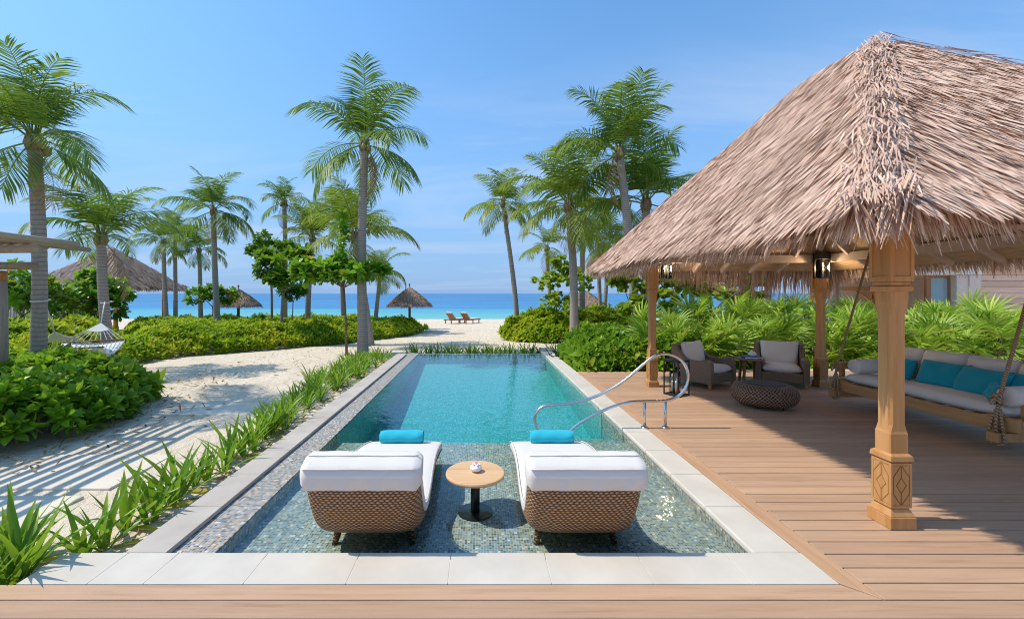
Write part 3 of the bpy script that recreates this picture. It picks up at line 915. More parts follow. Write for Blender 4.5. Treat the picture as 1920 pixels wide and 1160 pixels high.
def build_post(x, y):
    p = MB()
    # chamfered shaft with square ends
    def ring(h, ch, z):
        return [(x - h + ch, y - h, z), (x + h - ch, y - h, z), (x + h, y - h + ch, z), (x + h, y + h - ch, z),
                (x + h - ch, y + h, z), (x - h + ch, y + h, z), (x - h, y + h - ch, z), (x - h, y - h + ch, z)]
    levels = [(.0625, .001, .53), (.0625, .001, .675), (.0585, .001, .695), (.0575, .015, .74), (.0575, .015, 1.54), (.0585, .001, 1.60), (.0635, .001, 1.64), (.0635, .001, 1.74)]
    b = 0
    for h, ch, z in levels:
        p.v += ring(h, ch, z)
    for i in range(len(levels) - 1):
        for k in range(8):
            p.f.append((i * 8 + k, i * 8 + (k + 1) % 8, (i + 1) * 8 + (k + 1) % 8, (i + 1) * 8 + k))
    p.f.append(tuple(range(7, -1, -1))); p.f.append(tuple((len(levels) - 1) * 8 + k for k in range(8)))
    post = p.build('post', 'timber', PAV, origin=(x, y, 0))
    MB().box(x - .094, x + .094, y - .094, y + .094, 0, .085).build('foot', 'timber', post, bevel=.004)
    MB().frustum(.090, .090, .087, .070, .070, .135, (x, y)).build('foot_moulding', 'timber', post, bevel=.003)
    MB().box(x - .066, x + .066, y - .066, y + .066, .13, .50).build('core', 'timber', post)
    MB().frustum(.085, .085, .485, .082, .082, .52, (x, y)).frustum(.082, .082, .52, .068, .068, .535, (x, y)).build('cap_moulding', 'timber', post, bevel=.003)
    MB().box(x - .084, x + .084, y - .084, y + .084, 1.715, 1.755).build('collar', 'timber', post, bevel=.008, seg=3)
    MB().box(x - .074, x + .074, y - .074, y + .074, 1.757, 1.785).build('neck', 'timber', post, bevel=.006)
    MB().box(x - .078, x + .078, y - .078, y + .078, 1.785, 2.50).build('head_core', 'timber', post)
    # framed panels of the head and carved panels of the pedestal
    for k in range(4):
        a = k * PI / 2
        def tr(u, d, z, a=a):
            return (x + math.cos(a) * u - math.sin(a) * d * -1 * -1, y + math.sin(a) * u + math.cos(a) * d * 1, z)
        def plate(u0, u1, z0, z1, d0, d1):
            m = MB()
            q = []
            for (uu, dd, zz) in ((u0, d0, z0), (u1, d0, z0), (u1, d1, z0), (u0, d1, z0), (u0, d0, z1), (u1, d0, z1), (u1, d1, z1), (u0, d1, z1)):
                q.append((x + math.cos(a) * uu + math.sin(a) * dd, y + math.sin(a) * uu - math.cos(a) * dd, zz))
            m.add(q, [(0, 1, 2, 3), (4, 7, 6, 5), (0, 4, 5, 1), (1, 5, 6, 2), (2, 6, 7, 3), (3, 7, 4, 0)])
            return m
        w = .0855
        hm = MB()
        for (u0, u1, z0, z1) in ((-w, -w + .026, 1.787, 2.48), (w - .026, w - .0005, 1.787, 2.48), (-w + .026, w - .026, 1.787, 1.825)):
            t = plate(u0, u1, z0, z1, .070, .087)
            hm.add(t.v, t.f)
        hm.build('head_panel', 'timber', post, bevel=.002, seg=1)
        # pedestal panel: four raised borders and a raised field split by carved grooves
        w = .0765
        pm = MB()
        for (u0, u1, z0, z1) in ((-w, -w + .014, .148, .472), (w - .014, w - .0004, .148, .472), (-w + .014, w - .014, .148, .164), (-w + .014, w - .014, .456, .472)):
            t = plate(u0, u1, z0, z1, .060, .0775)
            pm.add(t.v, t.f)
        t = plate(-w + .0165, w - .0165, .1665, .4535, .060, .0745)
        pm.add(t.v, t.f)
        pm.build('pedestal_panel', 'timber', post, bevel=.0012, seg=1)
        gm = MB()
        zc = .31
        segs = [((0, .17), (0, zc - .055)), ((0, zc + .055), (0, .45)), ((0, zc - .055), (.036, zc)), ((.036, zc), (0, zc + .055)), ((0, zc + .055), (-.036, zc)), ((-.036, zc), (0, zc - .055)),
                ((.004, .45), (.058, .37)), ((-.004, .45), (-.058, .37)), ((.004, .172), (.058, .25)), ((-.004, .172), (-.058, .25)), ((.058, .25), (.058, .37)), ((-.058, .25), (-.058, .37))]
        for (ua, za), (ub, zb) in segs:
            pa = (x + math.cos(a) * ua + math.sin(a) * .0745, y + math.sin(a) * ua - math.cos(a) * .0745, za)
            pb = (x + math.cos(a) * ub + math.sin(a) * .0745, y + math.sin(a) * ub - math.cos(a) * .0745, zb)
            gm.bar(pa, pb, .0045, .0045)
        gm.build('carving', 'carve', post)
MAT['carve'] = m_wood('dark_carving', (0.30, 0.13, 0.04), (0.36, 0.17, 0.06), (0.22, 0.09, 0.03), 2)
build_pavilion()

# ================================================================== FURNITURE
def loft(rows, closed_ends=True, uvs=None):
    """rows: list of equal-length point lists -> MB with quads; returns MB, uv list per vertex"""
    m = MB()
    n = len(rows[0])
    for r in rows:
        m.v += [tuple(p) for p in r]
    for i in range(len(rows) - 1):
        for k in range(n - 1):
            m.f.append((i * n + k, i * n + k + 1, (i + 1) * n + k + 1, (i + 1) * n + k))
    return m
def set_uv(o, uv):
    me = o.data
    l = me.uv_layers.new(name='UVMap')
    idx = np.zeros(len(me.loops), dtype=np.int32)
    me.loops.foreach_get('vertex_index', idx)
    l.data.foreach_set('uv', np.asarray(uv, dtype=np.float32)[idx].ravel())
def grid_uv(rows):
    uv = []
    v = 0.0
    for i, r in enumerate(rows):
        if i:
            mid = len(r) // 2
            v += (Vector(r[mid]) - Vector(rows[i - 1][mid])).length
        u = 0.0
        for k, p in enumerate(r):
            if k:
                u += (Vector(p) - Vector(r[k - 1])).length
            uv.append((u, v))
    return uv
def smooth_pts(pts, n):
    """catmull-rom resample"""
    pts = [Vector(p) for p in pts]
    P = [pts[0] * 2 - pts[1]] + pts + [pts[-1] * 2 - pts[-2]]
    out = []
    seg = len(pts) - 1
    for i in range(n):
        t = i / (n - 1) * seg
        k = min(int(t), seg - 1)
        f = t - k
        a, b, c, d = P[k], P[k + 1], P[k + 2], P[k + 3]
        out.append(0.5 * ((2 * b) + (c - a) * f + (2 * a - 5 * b + 4 * c - d) * f * f + (3 * b - a - 3 * c + d) * f ** 3))
    return out
def sgnpow(v, p):
    return math.copysign(abs(v) ** p, v)
def pillow_mesh(m, w, h, t, nx=14, ny=10, pinch=.5, seed=0):
    """puffed cushion in local XZ plane (w wide, h high, t thick along Y)"""
    rr = random.Random(seed)
    b0 = len(m.v)
    front, back = [], []
    for side in (1, -1):
        for j in range(ny + 1):
            for i in range(nx + 1):
                u, v = i / nx * 2 - 1, j / ny * 2 - 1
                e = (1 - abs(u) ** 3.2) ** pinch * (1 - abs(v) ** 3.2) ** pinch
                inx = 1 - .05 * (1 - v * v) * abs(u) ** 3
                inz = 1 - .06 * (1 - u * u) * abs(v) ** 3
                wob = .012 * math.sin(u * 5 + seed) * math.sin(v * 4 + seed * 2) * e
                m.v.append((u * w / 2 * inx, side * (t / 2 * e) + wob, v * h / 2 * inz))
    n1 = (nx + 1) * (ny + 1)
    for s in (0, 1):
        for j in range(ny):
            for i in range(nx):
                a = b0 + s * n1 + j * (nx + 1) + i
                q = (a, a + 1, a + nx + 2, a + nx + 1)
                m.f.append(q if s else q[::-1])
    return m
def place_mesh(name, m, mat, loc, rot, label=None, cat=None, group=None, smooth=True, parent=None, merge=True):
    import bmesh
    me = m.mesh(name, mat, smooth)
    if merge:
        bm = bmesh.new(); bm.from_mesh(me)
        bmesh.ops.remove_doubles(bm, verts=bm.verts, dist=.0004)
        bmesh.ops.recalc_face_normals(bm, faces=bm.faces)
        bm.to_mesh(me); bm.free()
        if smooth:
            me.polygons.foreach_set('use_smooth', np.ones(len(me.polygons), dtype=bool))
    o = link(name, me, parent, loc, rot)
    return tag(o, label, cat, group)

# ------------------------------------------------------------------ pool loungers
def build_lounger(cx, label, mirror=1):
    z0 = SHZ
    t = empty('wicker_lounger', (cx, 3.6, z0), label=label, cat='sun lounger', group='wicker loungers standing in the pool shelf')
    U = [(2.83, .50), (2.885, .38), (2.95, .26), (3.03, .145), (3.14, .065), (3.30, .03), (3.5, .06), (3.74, .135), (3.98, .14), (4.28, .09), (4.56, .02)]
    Lo = [(2.765, .46), (2.775, .35), (2.80, .235), (2.85, .12), (2.935, .035), (3.10, -.01), (3.35, -.03), (3.70, -.03), (4.0, -.025), (4.3, -.03), (4.56, -.05)]
    Us = smooth_pts([(0, a, b) for a, b in U], 40)
    Ls = smooth_pts([(0, a, b) for a, b in Lo], 40)
    rows = []
    K = 28
    for u, l in zip(Us, Ls):
        r = []
        for k in range(K + 1):
            th = PI * k / K
            cxn = -sgnpow(math.cos(th), .42)
            dep = abs(math.sin(th)) ** .42
            hw = .382 * (1 - .13 * dep * max(0, min(1, (.5 - l.z) * 1.6)))
            p = u.lerp(l, dep)
            r.append((cx + cxn * hw, p.y, p.z))
        rows.append(r)
    m = loft(rows)
    n = K + 1
    # close the top face (under the cushion) and both ends
    for i in range(len(rows) - 1):
        m.f.append((i * n, (i + 1) * n, (i + 1) * n + K, i * n + K))
    m.f.append(tuple(range(n))[::-1])
    m.f.append(tuple((len(rows) - 1) * n + k for k in range(n)))
    o = m.build('shell', 'wicker', t, smooth=True)
    set_uv(o, grid_uv(rows))
    for sx in (-1, 1):
        for y, zt in ((3.13, .02), (4.46, -.02)):
            lg = MB()
            x = cx + sx * .255
            pts = [(x + sx * .035, y - (.02 if y < 4 else -.02), z0), (x + sx * .02, y, z0 + .06), (x, y, zt + .03)]
            lg.tube(pts, [.019, .027, .042], 12)
            lo = lg.build('leg', 'wicker', t, smooth=True)
            set_uv(lo, [(math.atan2(v.co.x - (x - cx), v.co.y - (y - 3.6)) * .03, v.co.z) for v in lo.data.vertices])
    # seat and back cushion following the shell
    crow = []
    th = .085
    cu = smooth_pts([(0, a, b) for a, b in U], 44)
    for i, u in enumerate(cu):
        a, b = cu[max(i - 1, 0)], cu[min(i + 1, len(cu) - 1)]
        d = (b - a).normalized()
        nrm = Vector((0, -d.z, d.y))
        if nrm.z < 0 and i > 10: nrm = -nrm
        r = []
        e = min(1.0, (len(cu) - 1 - i) / 2.0) ** .5 if i > len(cu) - 4 else 1.0
        for k in range(24):
            an = 2 * PI * k / 24
            cxn, cyn = sgnpow(math.cos(an), .30), sgnpow(math.sin(an), .34)
            crease = 1 - .10 * math.exp(-((u.y - 3.76) / .025) ** 2)
            p = u + nrm * (th / 2 + .004 + cyn * th / 2 * e * crease)
            r.append((cx + cxn * (.386 * (.985 if e < 1 else 1)), p.y, p.z))
        r.append(r[0])
        crow.append(r)
    cm = loft(crow)
    cm.f.append(tuple(range(24))[::-1])
    cm.f.append(tuple((len(crow) - 1) * 25 + k for k in range(24)))
    sc_ = place_cushion(cm, 'cushion', t)
    for sx in (-1, 1):
        pts = []
        for i, u in enumerate(cu[6:-1]):
            a, b = cu[max(i + 5, 0)], cu[min(i + 7, len(cu) - 1)]
            d = (b - a).normalized()
            nrm = Vector((0, -d.z, d.y))
            if nrm.z < 0: nrm = -nrm
            p = u + nrm * (th + .0025)
            pts.append((cx + sx * .377, p.y, p.z))
        MB().tube(pts, .0038, 6).build('piping', 'offwhite', sc_, smooth=True)
    # padded cover folded over the head end
    poly = [(2.768, .405), (2.742, .42), (2.728, .50), (2.735, .553), (2.765, .578), (2.835, .603), (2.87, .615), (2.915, .612), (2.94, .585), (2.93, .54), (2.90, .45), (2.84, .41)]
    pp = [Vector((0, a, b)) for a, b in poly]
    rows2 = []
    nx = 26
    cxy = sum((p.y for p in pp)) / len(pp); czz = sum((p.z for p in pp)) / len(pp)
    for i in range(nx + 1):
        s = i / nx * 2 - 1
        e = 1.0 if abs(s) < .93 else 1 - .28 * ((abs(s) - .93) / .07) ** 2
        r = []
        for p in pp:
            wr = .0016 * math.sin(i * .9 + p.z * 30 + cx * 5)
            r.append((cx + s * .395, cxy + (p.y - cxy) * e + wr * .5, czz + (p.z - czz) * e + wr))
        r.append(r[0])
        rows2.append(r)
    hm = loft(rows2)
    k = len(rows2[0])
    hm.f.append(tuple(range(k - 1))); hm.f.append(tuple((len(rows2) - 1) * k + i for i in range(k - 1))[::-1])
    hc = place_cushion(hm, 'head_cover', t)
    for yy, zz in ((2.7335, .556), (2.838, .606)):
        pm = MB().tube([(cx + (i / 20 * 2 - 1) * .372, yy, zz + .003 + .0012 * math.sin(i * .6 + cx * 5)) for i in range(21)], .0042, 6)
        pm.build('piping', 'offwhite', hc, smooth=True)
    return t
def place_cushion(m, name, t):
    import bmesh
    me = m.mesh(name, 'white', True, wloc(t))
    bm = bmesh.new(); bm.from_mesh(me)
    bmesh.ops.remove_doubles(bm, verts=bm.verts, dist=.0005)
    bmesh.ops.recalc_face_normals(bm, faces=bm.faces)
    bm.to_mesh(me); bm.free()
    me.polygons.foreach_set('use_smooth', np.ones(len(me.polygons), dtype=bool))
    if hasattr(me, 'set_sharp_from_angle'):
        me.set_sharp_from_angle(angle=R(50))
    return link(name, me, t)
build_lounger(-.785, 'brown wicker chaise with white cushion in the pool, between round table and planted verge')
build_lounger(.705, 'brown wicker chaise with white cushion in the pool, between the round table and the deck')
def rolled_towel(x, y, z, label):
    prof = []
    L, r0 = .44, .070
    m = MB()
    rows = []
    for i in range(15):
        s = i / 14 * 2 - 1
        e = 1.0 if abs(s) < .92 else (1 - .22 * ((abs(s) - .92) / .08) ** 2)
        row = []
        for k in range(29):
            a = 2 * PI * k / 28
            rr = r0 * e * (1 + .03 * math.sin(a * 3 + i))
            row.append((s * L / 2, math.cos(a) * rr * 1.05, math.sin(a) * rr * .93))
        rows.append(row)
    m = loft(rows)
    n = 29
    t = empty('rolled_towel', (x, y, z), label=label, cat='towel', group='rolled turquoise towels on the loungers')
    o = place_mesh('roll', m, 'towel', (0, 0, r0 * .9), (0, 0, 0), parent=t)
    for sx in (-1, 1):
        pts = []
        for k in range(70):
            a = k * .34
            rr = .062 * (1 - k / 78)
            pts.append((sx * (L / 2 - .006), math.cos(a) * rr, math.sin(a) * rr * .93))
        sp = MB().tube(pts, .0058, 5)
        place_mesh('rolled_edge', sp, 'towel', (0, 0, r0 * .9), (0, 0, 0), parent=t, merge=False)
    return t
rolled_towel(-.80, 4.32, .17, 'rolled turquoise towel on the lounger on the planted side of the round table')
rolled_towel(.735, 4.32, .17, 'rolled turquoise towel on the lounger on the decking side of the round table')

# ------------------------------------------------------------------ round table in the pool
def build_pool_table():
    x, y, z = -.04, 3.565, SHZ
    t = empty('round_side_table', (x, y, z), label='round pale teak side table on black pedestal between the loungers', cat='side table')
    b = MB().lathe([(.146, 0), (.148, .006), (.146, .012), (.03, .014)], 40, (x, y, z)).build('base_plate', 'black', t, smooth=False)
    MB().lathe([(.038, .014), (.038, .315)], 24, (x, y, z)).build('pedestal', 'black', t, smooth=True)
    top = MB().lathe([(.10, .312), (.235, .313), (.247, .318), (.25, .330), (.246, .341), (.240, .344), (.160, .344)], 56, (x, y, z)).build('table_top', 'teak', t, bevel=0)
    # slatted centre
    w = .322 / 7
    for i in range(7):
        u0 = -.161 + i * w + .0014; u1 = u0 + w - .0028
        pts = []
        r = .1575
        for u in (u0, u1):
            h = math.sqrt(max(r * r - u * u, .0004))
            pts.append((u, h))
        a = R(28)
        poly = [(pts[0][0], -pts[0][1]), (pts[1][0], -pts[1][1]), ((u0 + u1) / 2, -math.sqrt(max(r * r - ((u0 + u1) / 2) ** 2, 0)))]
        poly = [(u0, -pts[0][1]), ((u0 + u1) / 2, -math.sqrt(r * r - ((u0 + u1) / 2) ** 2)), (u1, -pts[1][1]), (u1, pts[1][1]), ((u0 + u1) / 2, math.sqrt(r * r - ((u0 + u1) / 2) ** 2)), (u0, pts[0][1])]
        poly = [(x + p[0] * math.cos(a) - p[1] * math.sin(a), y + p[0] * math.sin(a) + p[1] * math.cos(a)) for p in poly]
        MB().prism(poly, z + .326, z + .3435, 'z').build('table_slat', 'teak_y', top, bevel=.0012, seg=1, origin=(x + u0 * .9, y, z + .33))
    f = empty('flower_dish', (x + .005, y + .005, z + .345), label='small white ornament with pink flower on the pool table', cat='ornament')
    MB().lathe([(.018, 0), (.042, .012), (.052, .03), (.046, .046), (.028, .055), (.0, .057)], 24, (x + .005, y + .005, z + .345)).build('dish', 'ceramic', f, smooth=True)
    for k in range(5):
        a = k * 2 * PI / 5
        m = MB()
        c, s = math.cos(a), math.sin(a)
        m.add([(0, 0, .052), (c * .022 - s * .012, s * .022 + c * .012, .066), (c * .042, s * .042, .062 + .012 * (k % 2)), (c * .022 + s * .012, s * .022 - c * .012, .066)], [(0, 1, 2, 3)])
        m.build('petal', 'pink' if k % 2 else 'ceramic', f, local=True)
MAT['teak_y'] = m_wood('pale_teak_slat', (0.70, 0.45, 0.235), (0.78, 0.55, 0.33), (0.58, 0.33, 0.16), 1, 0.5, 0.3, 0.25, 14.0)
build_pool_table()

# ------------------------------------------------------------------ steel handrail
def build_handrail():
    D = 5.33
    k7 = 5.647
    raw = [(185, 985), (175, 955), (140, 880), (130, 800), (165, 725), (235, 682), (330, 668), (480, 655), (650, 620), (800, 570), (950, 495), (1100, 395), (1250, 265), (1380, 165), (1480, 132), (1580, 142), (1670, 190), (1730, 270), (1755, 370), (1735, 470), (1680, 550), (1600, 602), (1500, 625), (1300, 632), (1150, 640), (1000, 675), (850, 730), (700, 805), (580, 880), (490, 955), (455, 985)]
    pts = [(at(980 + a / k7, D), D, hz(640 + b / k7, D)) for a, b in raw]
    pts = [(pts[0][0] + .10, D, SHZ + .0)] + pts + [(pts[-1][0] - .12, D - .0, SHZ - .14)]
    pts[0] = (pts[1][0] + .05, D, -.29)
    pts[-1] = (pts[-2][0] - .06, D, -.29)
    t = empty('pool_handrail', (2.2, D, 0), label='curved stainless steel handrail rising from the pool steps', cat='handrail')
    MB().tube([tuple(p) for p in smooth_pts(pts, 150)], .0185, 14).build('rail', 'steel', t, smooth=True)
    for a in (1290, 1510):
        X = at(980 + a / k7, D)
        zt = hz(640 + 636 / k7, D)
        lg = MB().tube([(X, D, .002), (X, D, zt)], .0175, 14).build('leg', 'steel', t, smooth=True)
        MB().lathe([(.046, 0), (.046, .012), (.040, .018), (.018, .020)], 24, (X, D, .0005)).build('flange', 'steel', lg, smooth=False)
build_handrail()

# ------------------------------------------------------------------ floor lantern
def build_floor_lantern():
    x, y = 3.30, 7.08
    t = empty('floor_lantern', (x, y, 0), label='black metal frame lantern with glass cylinders and wooden handle', cat='lantern')
    rz = R(28)
    def rot(u, v):
        return (x + u * math.cos(rz) - v * math.sin(rz), y + u * math.sin(rz) + v * math.cos(rz))
    h, w = .58, .135
    fr = MB()
    for u, v in ((-w, -w), (w, -w), (w, w), (-w, w)):
        p = rot(u, v)
        fr.bar((*p, .0), (*p, h), .018, .018)
    for z in (.012, h - .01):
        for (a, b), (c, d) in (((-w, -w), (w, -w)), ((w, -w), (w, w)), ((w, w), (-w, w)), ((-w, w), (-w, -w))):
            fr.bar((*rot(a, b), z), (*rot(c, d), z), .018, .02)
    fr.build('frame', 'black', t)
    def plate(name, hw, z0, z1, mat):
        p = [rot(-hw, -hw), rot(hw, -hw), rot(hw, hw), rot(-hw, hw)]
        MB().prism(p, z0, z1, 'z').build(name, mat, t, bevel=.003)
    plate('base_plate', w - .01, .014, .03, 'black')
    plate('top_plate', w + .008, h + .002, h + .018, 'black')
    for u, v, hh in ((-.05, -.03, .38), (.055, .02, .42), (-.01, .07, .36)):
        p = rot(u, v)
        MB().lathe([(.046, .031), (.046, .031 + hh)], 24, (*p, 0)).build('glass_cylinder', 'glass', t, smooth=True)
        c = MB().lathe([(.016, .032), (.016, .032 + hh * .55), (.0, .036 + hh * .55)], 14, (*p, 0)).build('candle', 'candle', t, smooth=True)
    MB().tube([(*rot(-.06, 0), h + .01), (*rot(-.06, 0), h + .06), (*rot(.06, 0), h + .06), (*rot(.06, 0), h + .01)], .005, 6).build('handle_bracket', 'black', t)
    MB().tube([(*rot(-.055, 0), h + .062), (*rot(.055, 0), h + .062)], .012, 10).build('handle', 'orange_wood', t, smooth=True)
build_floor_lantern()

# ------------------------------------------------------------------ wicker armchairs
def build_armchair(loc, rz, label):
    t = empty('wicker_armchair', loc, rz, label=label, cat='armchair', group='dark wicker armchairs under the pavilion')
    W, Dp = .44, .80                              # half width, depth; front at y=-.40
    # each side: arm profile (y, z) sloping up into the back
    prof = [(-.40, .10), (-.40, .46), (-.385, .51), (-.34, .535), (-.26, .535), (-.12, .505), (.05, .505), (.18, .55), (.27, .64), (.33, .74), (.40, .76), (.44, .73), (.40, .40), (.36, .10)]
    pp = [(p.y, p.z) for p in smooth_pts([(0, a, b) for a, b in prof[1:-1]], 36)]
    pp = [prof[0]] + pp + [prof[-1]]
    for s in (-1, 1):
        m = MB()
        xi, xo = s * (W - .10), s * W
        rows = []
        for f in (0, .12, .5, .88, 1.0):
            x = xi + (xo - xi) * f
            e = .012 if f in (0, 1.0) else 0
            rows.append([(x, a, b - (e if b > .2 else 0)) for a, b in pp])
        m = loft(rows)
        n = len(pp)
        m.f.append(tuple(range(n))); m.f.append(tuple(4 * n + k for k in range(n))[::-1])
        o = m.build('arm', 'wicker_dark', t, local=True, smooth=True)
        o.data.set_sharp_from_angle(angle=R(45))
        set_uv(o, [(v.co.y + v.co.x, v.co.z) for v in o.data.vertices])
    def wbox(name, x0, x1, y0, y1, z0, z1):
        o = MB().box(x0, x1, y0, y1, z0, z1).build(name, 'wicker_dark', t, local=True, bevel=.008)
        set_uv(o, [(v.co.x + v.co.y, v.co.z) for v in o.data.vertices])
    wbox('seat_rail', -W + .101, W - .101, -.39, -.30, .10, .27)
    m = MB()
    m.prism([(.20, .12), (.36, .10), (.44, .72), (.40, .775), (.35, .765)], -W + .101, W - .101)
    o = m.build('back_panel', 'wicker_dark', t, local=True, bevel=.01)
    set_uv(o, [(v.co.x, v.co.z) for v in o.data.vertices])
    MB().box(-W + .1005, W - .1005, -.299, .22, .13, .24).build('seat_deck', 'wicker_dark', t, local=True)
    for sx in (-1, 1):
        for y in (-.35, .30):
            MB().frustum(.028, .028, .105, .018, .018, .0, (sx * (W - .05), y)).build('leg', 'orange_wood', t, local=True)
    cm = MB()
    pillow_mesh(cm, 2 * W - .215, .62, .17, 16, 12, .30, 1)
    place_mesh('seat_cushion', cm, 'white', (0, -.09, .335), (R(90), 0, 0), parent=t)
    cm = MB()
    pillow_mesh(cm, 2 * W - .21, .50, .19, 16, 12, .36, 2)
    place_mesh('back_cushion', cm, 'white', (0, .235, .575), (R(-12), 0, 0), parent=t)
    t.scale = (.92, .92, .96)
    return t
build_armchair((4.20, 7.90, 0), R(31), 'dark wicker armchair with pale cushions beside the floor lantern')
build_armchair((5.67, 7.96, 0), R(-31), 'dark wicker armchair with pale cushions next to the lantern-lit post')

# ------------------------------------------------------------------ side table with book
def build_side_table():
    x, y = 4.98, 8.28
    x, y = at(1405, 8.0), 8.0
    t = empty('wooden_side_table', (x, y, 0), label='round brown wooden side table between the two armchairs', cat='side table')
    MB().lathe([(.20, .445), (.245, .447), (.252, .46), (.248, .474), (.0, .475)], 40, (x, y, 0)).build('table_top', 'teak_dark', t, smooth=False)
    for k in range(4):
        a = k * PI / 2 + .5
        MB().bar((x + math.cos(a) * .19, y + math.sin(a) * .19, 0), (x + math.cos(a) * .145, y + math.sin(a) * .145, .446), .045, .03).build('leg', 'teak_dark', t, bevel=.004)
    bz = .4755
    b = empty('book', (x + .02, y - .05, bz), R(-14), label='blue covered book lying on the round wooden side table', cat='book')
    MB().box(-.15, .15, -.10, .10, 0, .006).box(-.15, .15, -.10, .10, .034, .040).box(-.156, -.15, -.10, .10, 0, .040).build('cover', 'blue_cover', b, local=True)
    MB().box(-.148, .143, -.094, .094, .0065, .0335).build('pages', 'paper', b, local=True)
    s = empty('ceramic_dome', (x + .03, y - .04, bz + .0405), label='small white ceramic domed pot sitting on the blue book', cat='pot')
    MB().lathe([(.045, 0), (.066, .018), (.07, .045), (.058, .072), (.03, .088), (.012, .092), (.012, .104), (.018, .112), (.0, .118)], 28, (0, 0, 0)).build('pot', 'ceramic', s, local=True, smooth=True)
build_side_table()

# ------------------------------------------------------------------ ottoman
def build_ottoman():
    x, y = 4.30, 6.38
    t = empty('woven_ottoman', (x, y, 0), R(-12), label='round open-weave brown wicker ottoman on the deck', cat='ottoman')
    rows = []
    K = 64
    prof = []
    for k in range(21):
        a = -PI / 2 + PI * k / 20
        prof.append((.33 + .15 * math.cos(a), .20 + .158 * math.sin(a)))
    prof = [(.02, .05), (.2, .043)] + prof + [(.25, .362), (.12, .365), (.01, .366)]
    for r, z in prof:
        rows.append([(r * math.cos(2 * PI * k / K), r * .92 * math.sin(2 * PI * k / K), z) for k in range(K + 1)])
    o = loft(rows).build('woven_body', 'wicker_open', t, local=True, smooth=True)
    uv = []
    v = 0
    for i, (r, z) in enumerate(prof):
        if i: v += math.hypot(r - prof[i - 1][0], z - prof[i - 1][1])
        uv += [(k / K * 3.0, v) for k in range(K + 1)]
    set_uv(o, uv)
    o2 = MB().lathe([(.31, .358), (.27, .368), (.1, .372), (.0, .372)], 48, (0, 0, 0), 1, .92).build('woven_top', 'wicker_top', t, local=True, smooth=True)
    set_uv(o2, [(v.co.x, v.co.y) for v in o2.data.vertices])
    t.scale = (.93, .93, .95)
    for k in range(5):
        a = k * 2 * PI / 5 + .3
        MB().tube([(math.cos(a) * .31, math.sin(a) * .29, 0), (math.cos(a) * .31, math.sin(a) * .29, .06)], .012, 8).build('foot', 'black', t, local=True)
build_ottoman()

# ------------------------------------------------------------------ hanging daybed
def build_swing():
    cx, cy = 5.95, 5.47
    t = empty('hanging_daybed', (cx, cy, .0), R(2.0), label='timber daybed swing hung on ropes with white mattress', cat='daybed swing')
    def box(name, mat, x0, x1, y0, y1, z0, z1, bev=.006):
        return MB().box(x0, x1, y0, y1, z0, z1).build(name, mat, t, local=True, bevel=bev)
    # front rail with a stepped lower edge
    MB().prism([(-1.17, .26), (-.95, .23), (.95, .23), (1.17, .26), (1.17, .40), (.93, .40), (.80, .365), (-.80, .365), (-.93, .40), (-1.17, .40)], -.46, -.41).build('front_rail', 'timber_h', t, local=True, bevel=.005)
    box('back_rail', 'timber_h', .40, .45, -1.17, 1.17, .25, .40)
    for y in (-1.02, 1.02):
        box('bearer', 'timber_h', -.56, .56, y - .05, y + .05, .13, .229)
        box('side_rail', 'timber_h', -.409, .399, y - .03 + (.12 if y > 0 else -.12), y + .03 + (.12 if y > 0 else -.12), .26, .38)
    for k in range(9):
        y = -.92 + k * .23
        box('slat', 'timber_h', -.409, .399, y - .05, y + .05, .33, .352, .002)
    for y in (-1.12, 1.12):                          # arm frames
        for x in (-.30, .36):
            box('arm_post', 'timber_h', x - .03, x + .03, y - .03, y + .03, .401, .60)
        box('arm_rail', 'timber_h', -.36, .42, y - .04, y + .04, .602, .64)
    t.scale = (1, .96, 1)
    box('back_frame', 'timber_h', .405, .445, -1.08, 1.08, .60, .64)
    for k in range(7):
        y = -.9 + k * .3
        box('back_spindle', 'timber_h', .41, .44, y - .02, y + .02, .401, .599, .003)
    mm = MB()
    pillow_mesh(mm, .80, 2.10, .15, 10, 26, .16, 3)
    place_mesh('mattress', mm, 'white', (-.01, 0, .432), (R(90), 0, 0), parent=t)
    # ropes: front and back rope of each end meet under the roof
    for y in (-1.02, 1.02):
        for x in (-.50, .50):
            top = (.08 if x < 0 else .10, y, 2.42)
            r = MB().tube([(x, y, .18), (x, y, .40), (x + (.04 if x < 0 else -.04), y, .62), top], .017, 8).build('rope', 'rope', t, local=True, smooth=True)
            kn = MB()
            for q in range(3):
                pts = [(x + math.cos(a) * .035 * (1 if q != 1 else .8), y + math.sin(a) * .04, .55 + .03 * q + .02 * math.sin(a * 2)) for a in [2 * PI * i / 16 for i in range(16)]]
                kn.tube(pts, .015, 6, closed=True)
            kn.build('knot', 'rope', r, local=True, smooth=True)
            lp = [(x, y - .065, .24), (x, y - .068, .13), (x, y, .105), (x, y + .068, .13), (x, y + .065, .24), (x + (.02 if x < 0 else -.02), y, .5)]
            MB().tube([tuple(p) for p in smooth_pts(lp + [lp[0]], 24)], .014, 7).build('loop', 'rope', r, local=True, smooth=True)
    return t
build_swing()
def cushion(name, w, h, th, loc, rot, mat, label, cat, group, seed):
    m = MB()
    pillow_mesh(m, w, h, th, 16, 12, .42, seed)
    return place_mesh(name, m, mat, loc, rot, label, cat, group)
for k, (y, lab) in enumerate(((6.20, 'white back cushion at the far end of the hanging daybed'), (5.68, 'white back cushion on the daybed behind the tilted teal pillows, beside the far end one'),
                              (5.14, 'white back cushion on the daybed, third along from its far end'), (4.62, 'white back cushion at the near end of the hanging daybed'))):
    cushion('back_cushion', .54, .46, .20, (6.25, y, .70), (R(-14), 0, R(-90) + R(2)), 'offwhite', lab, 'cushion', 'white back cushions on the daybed', k)
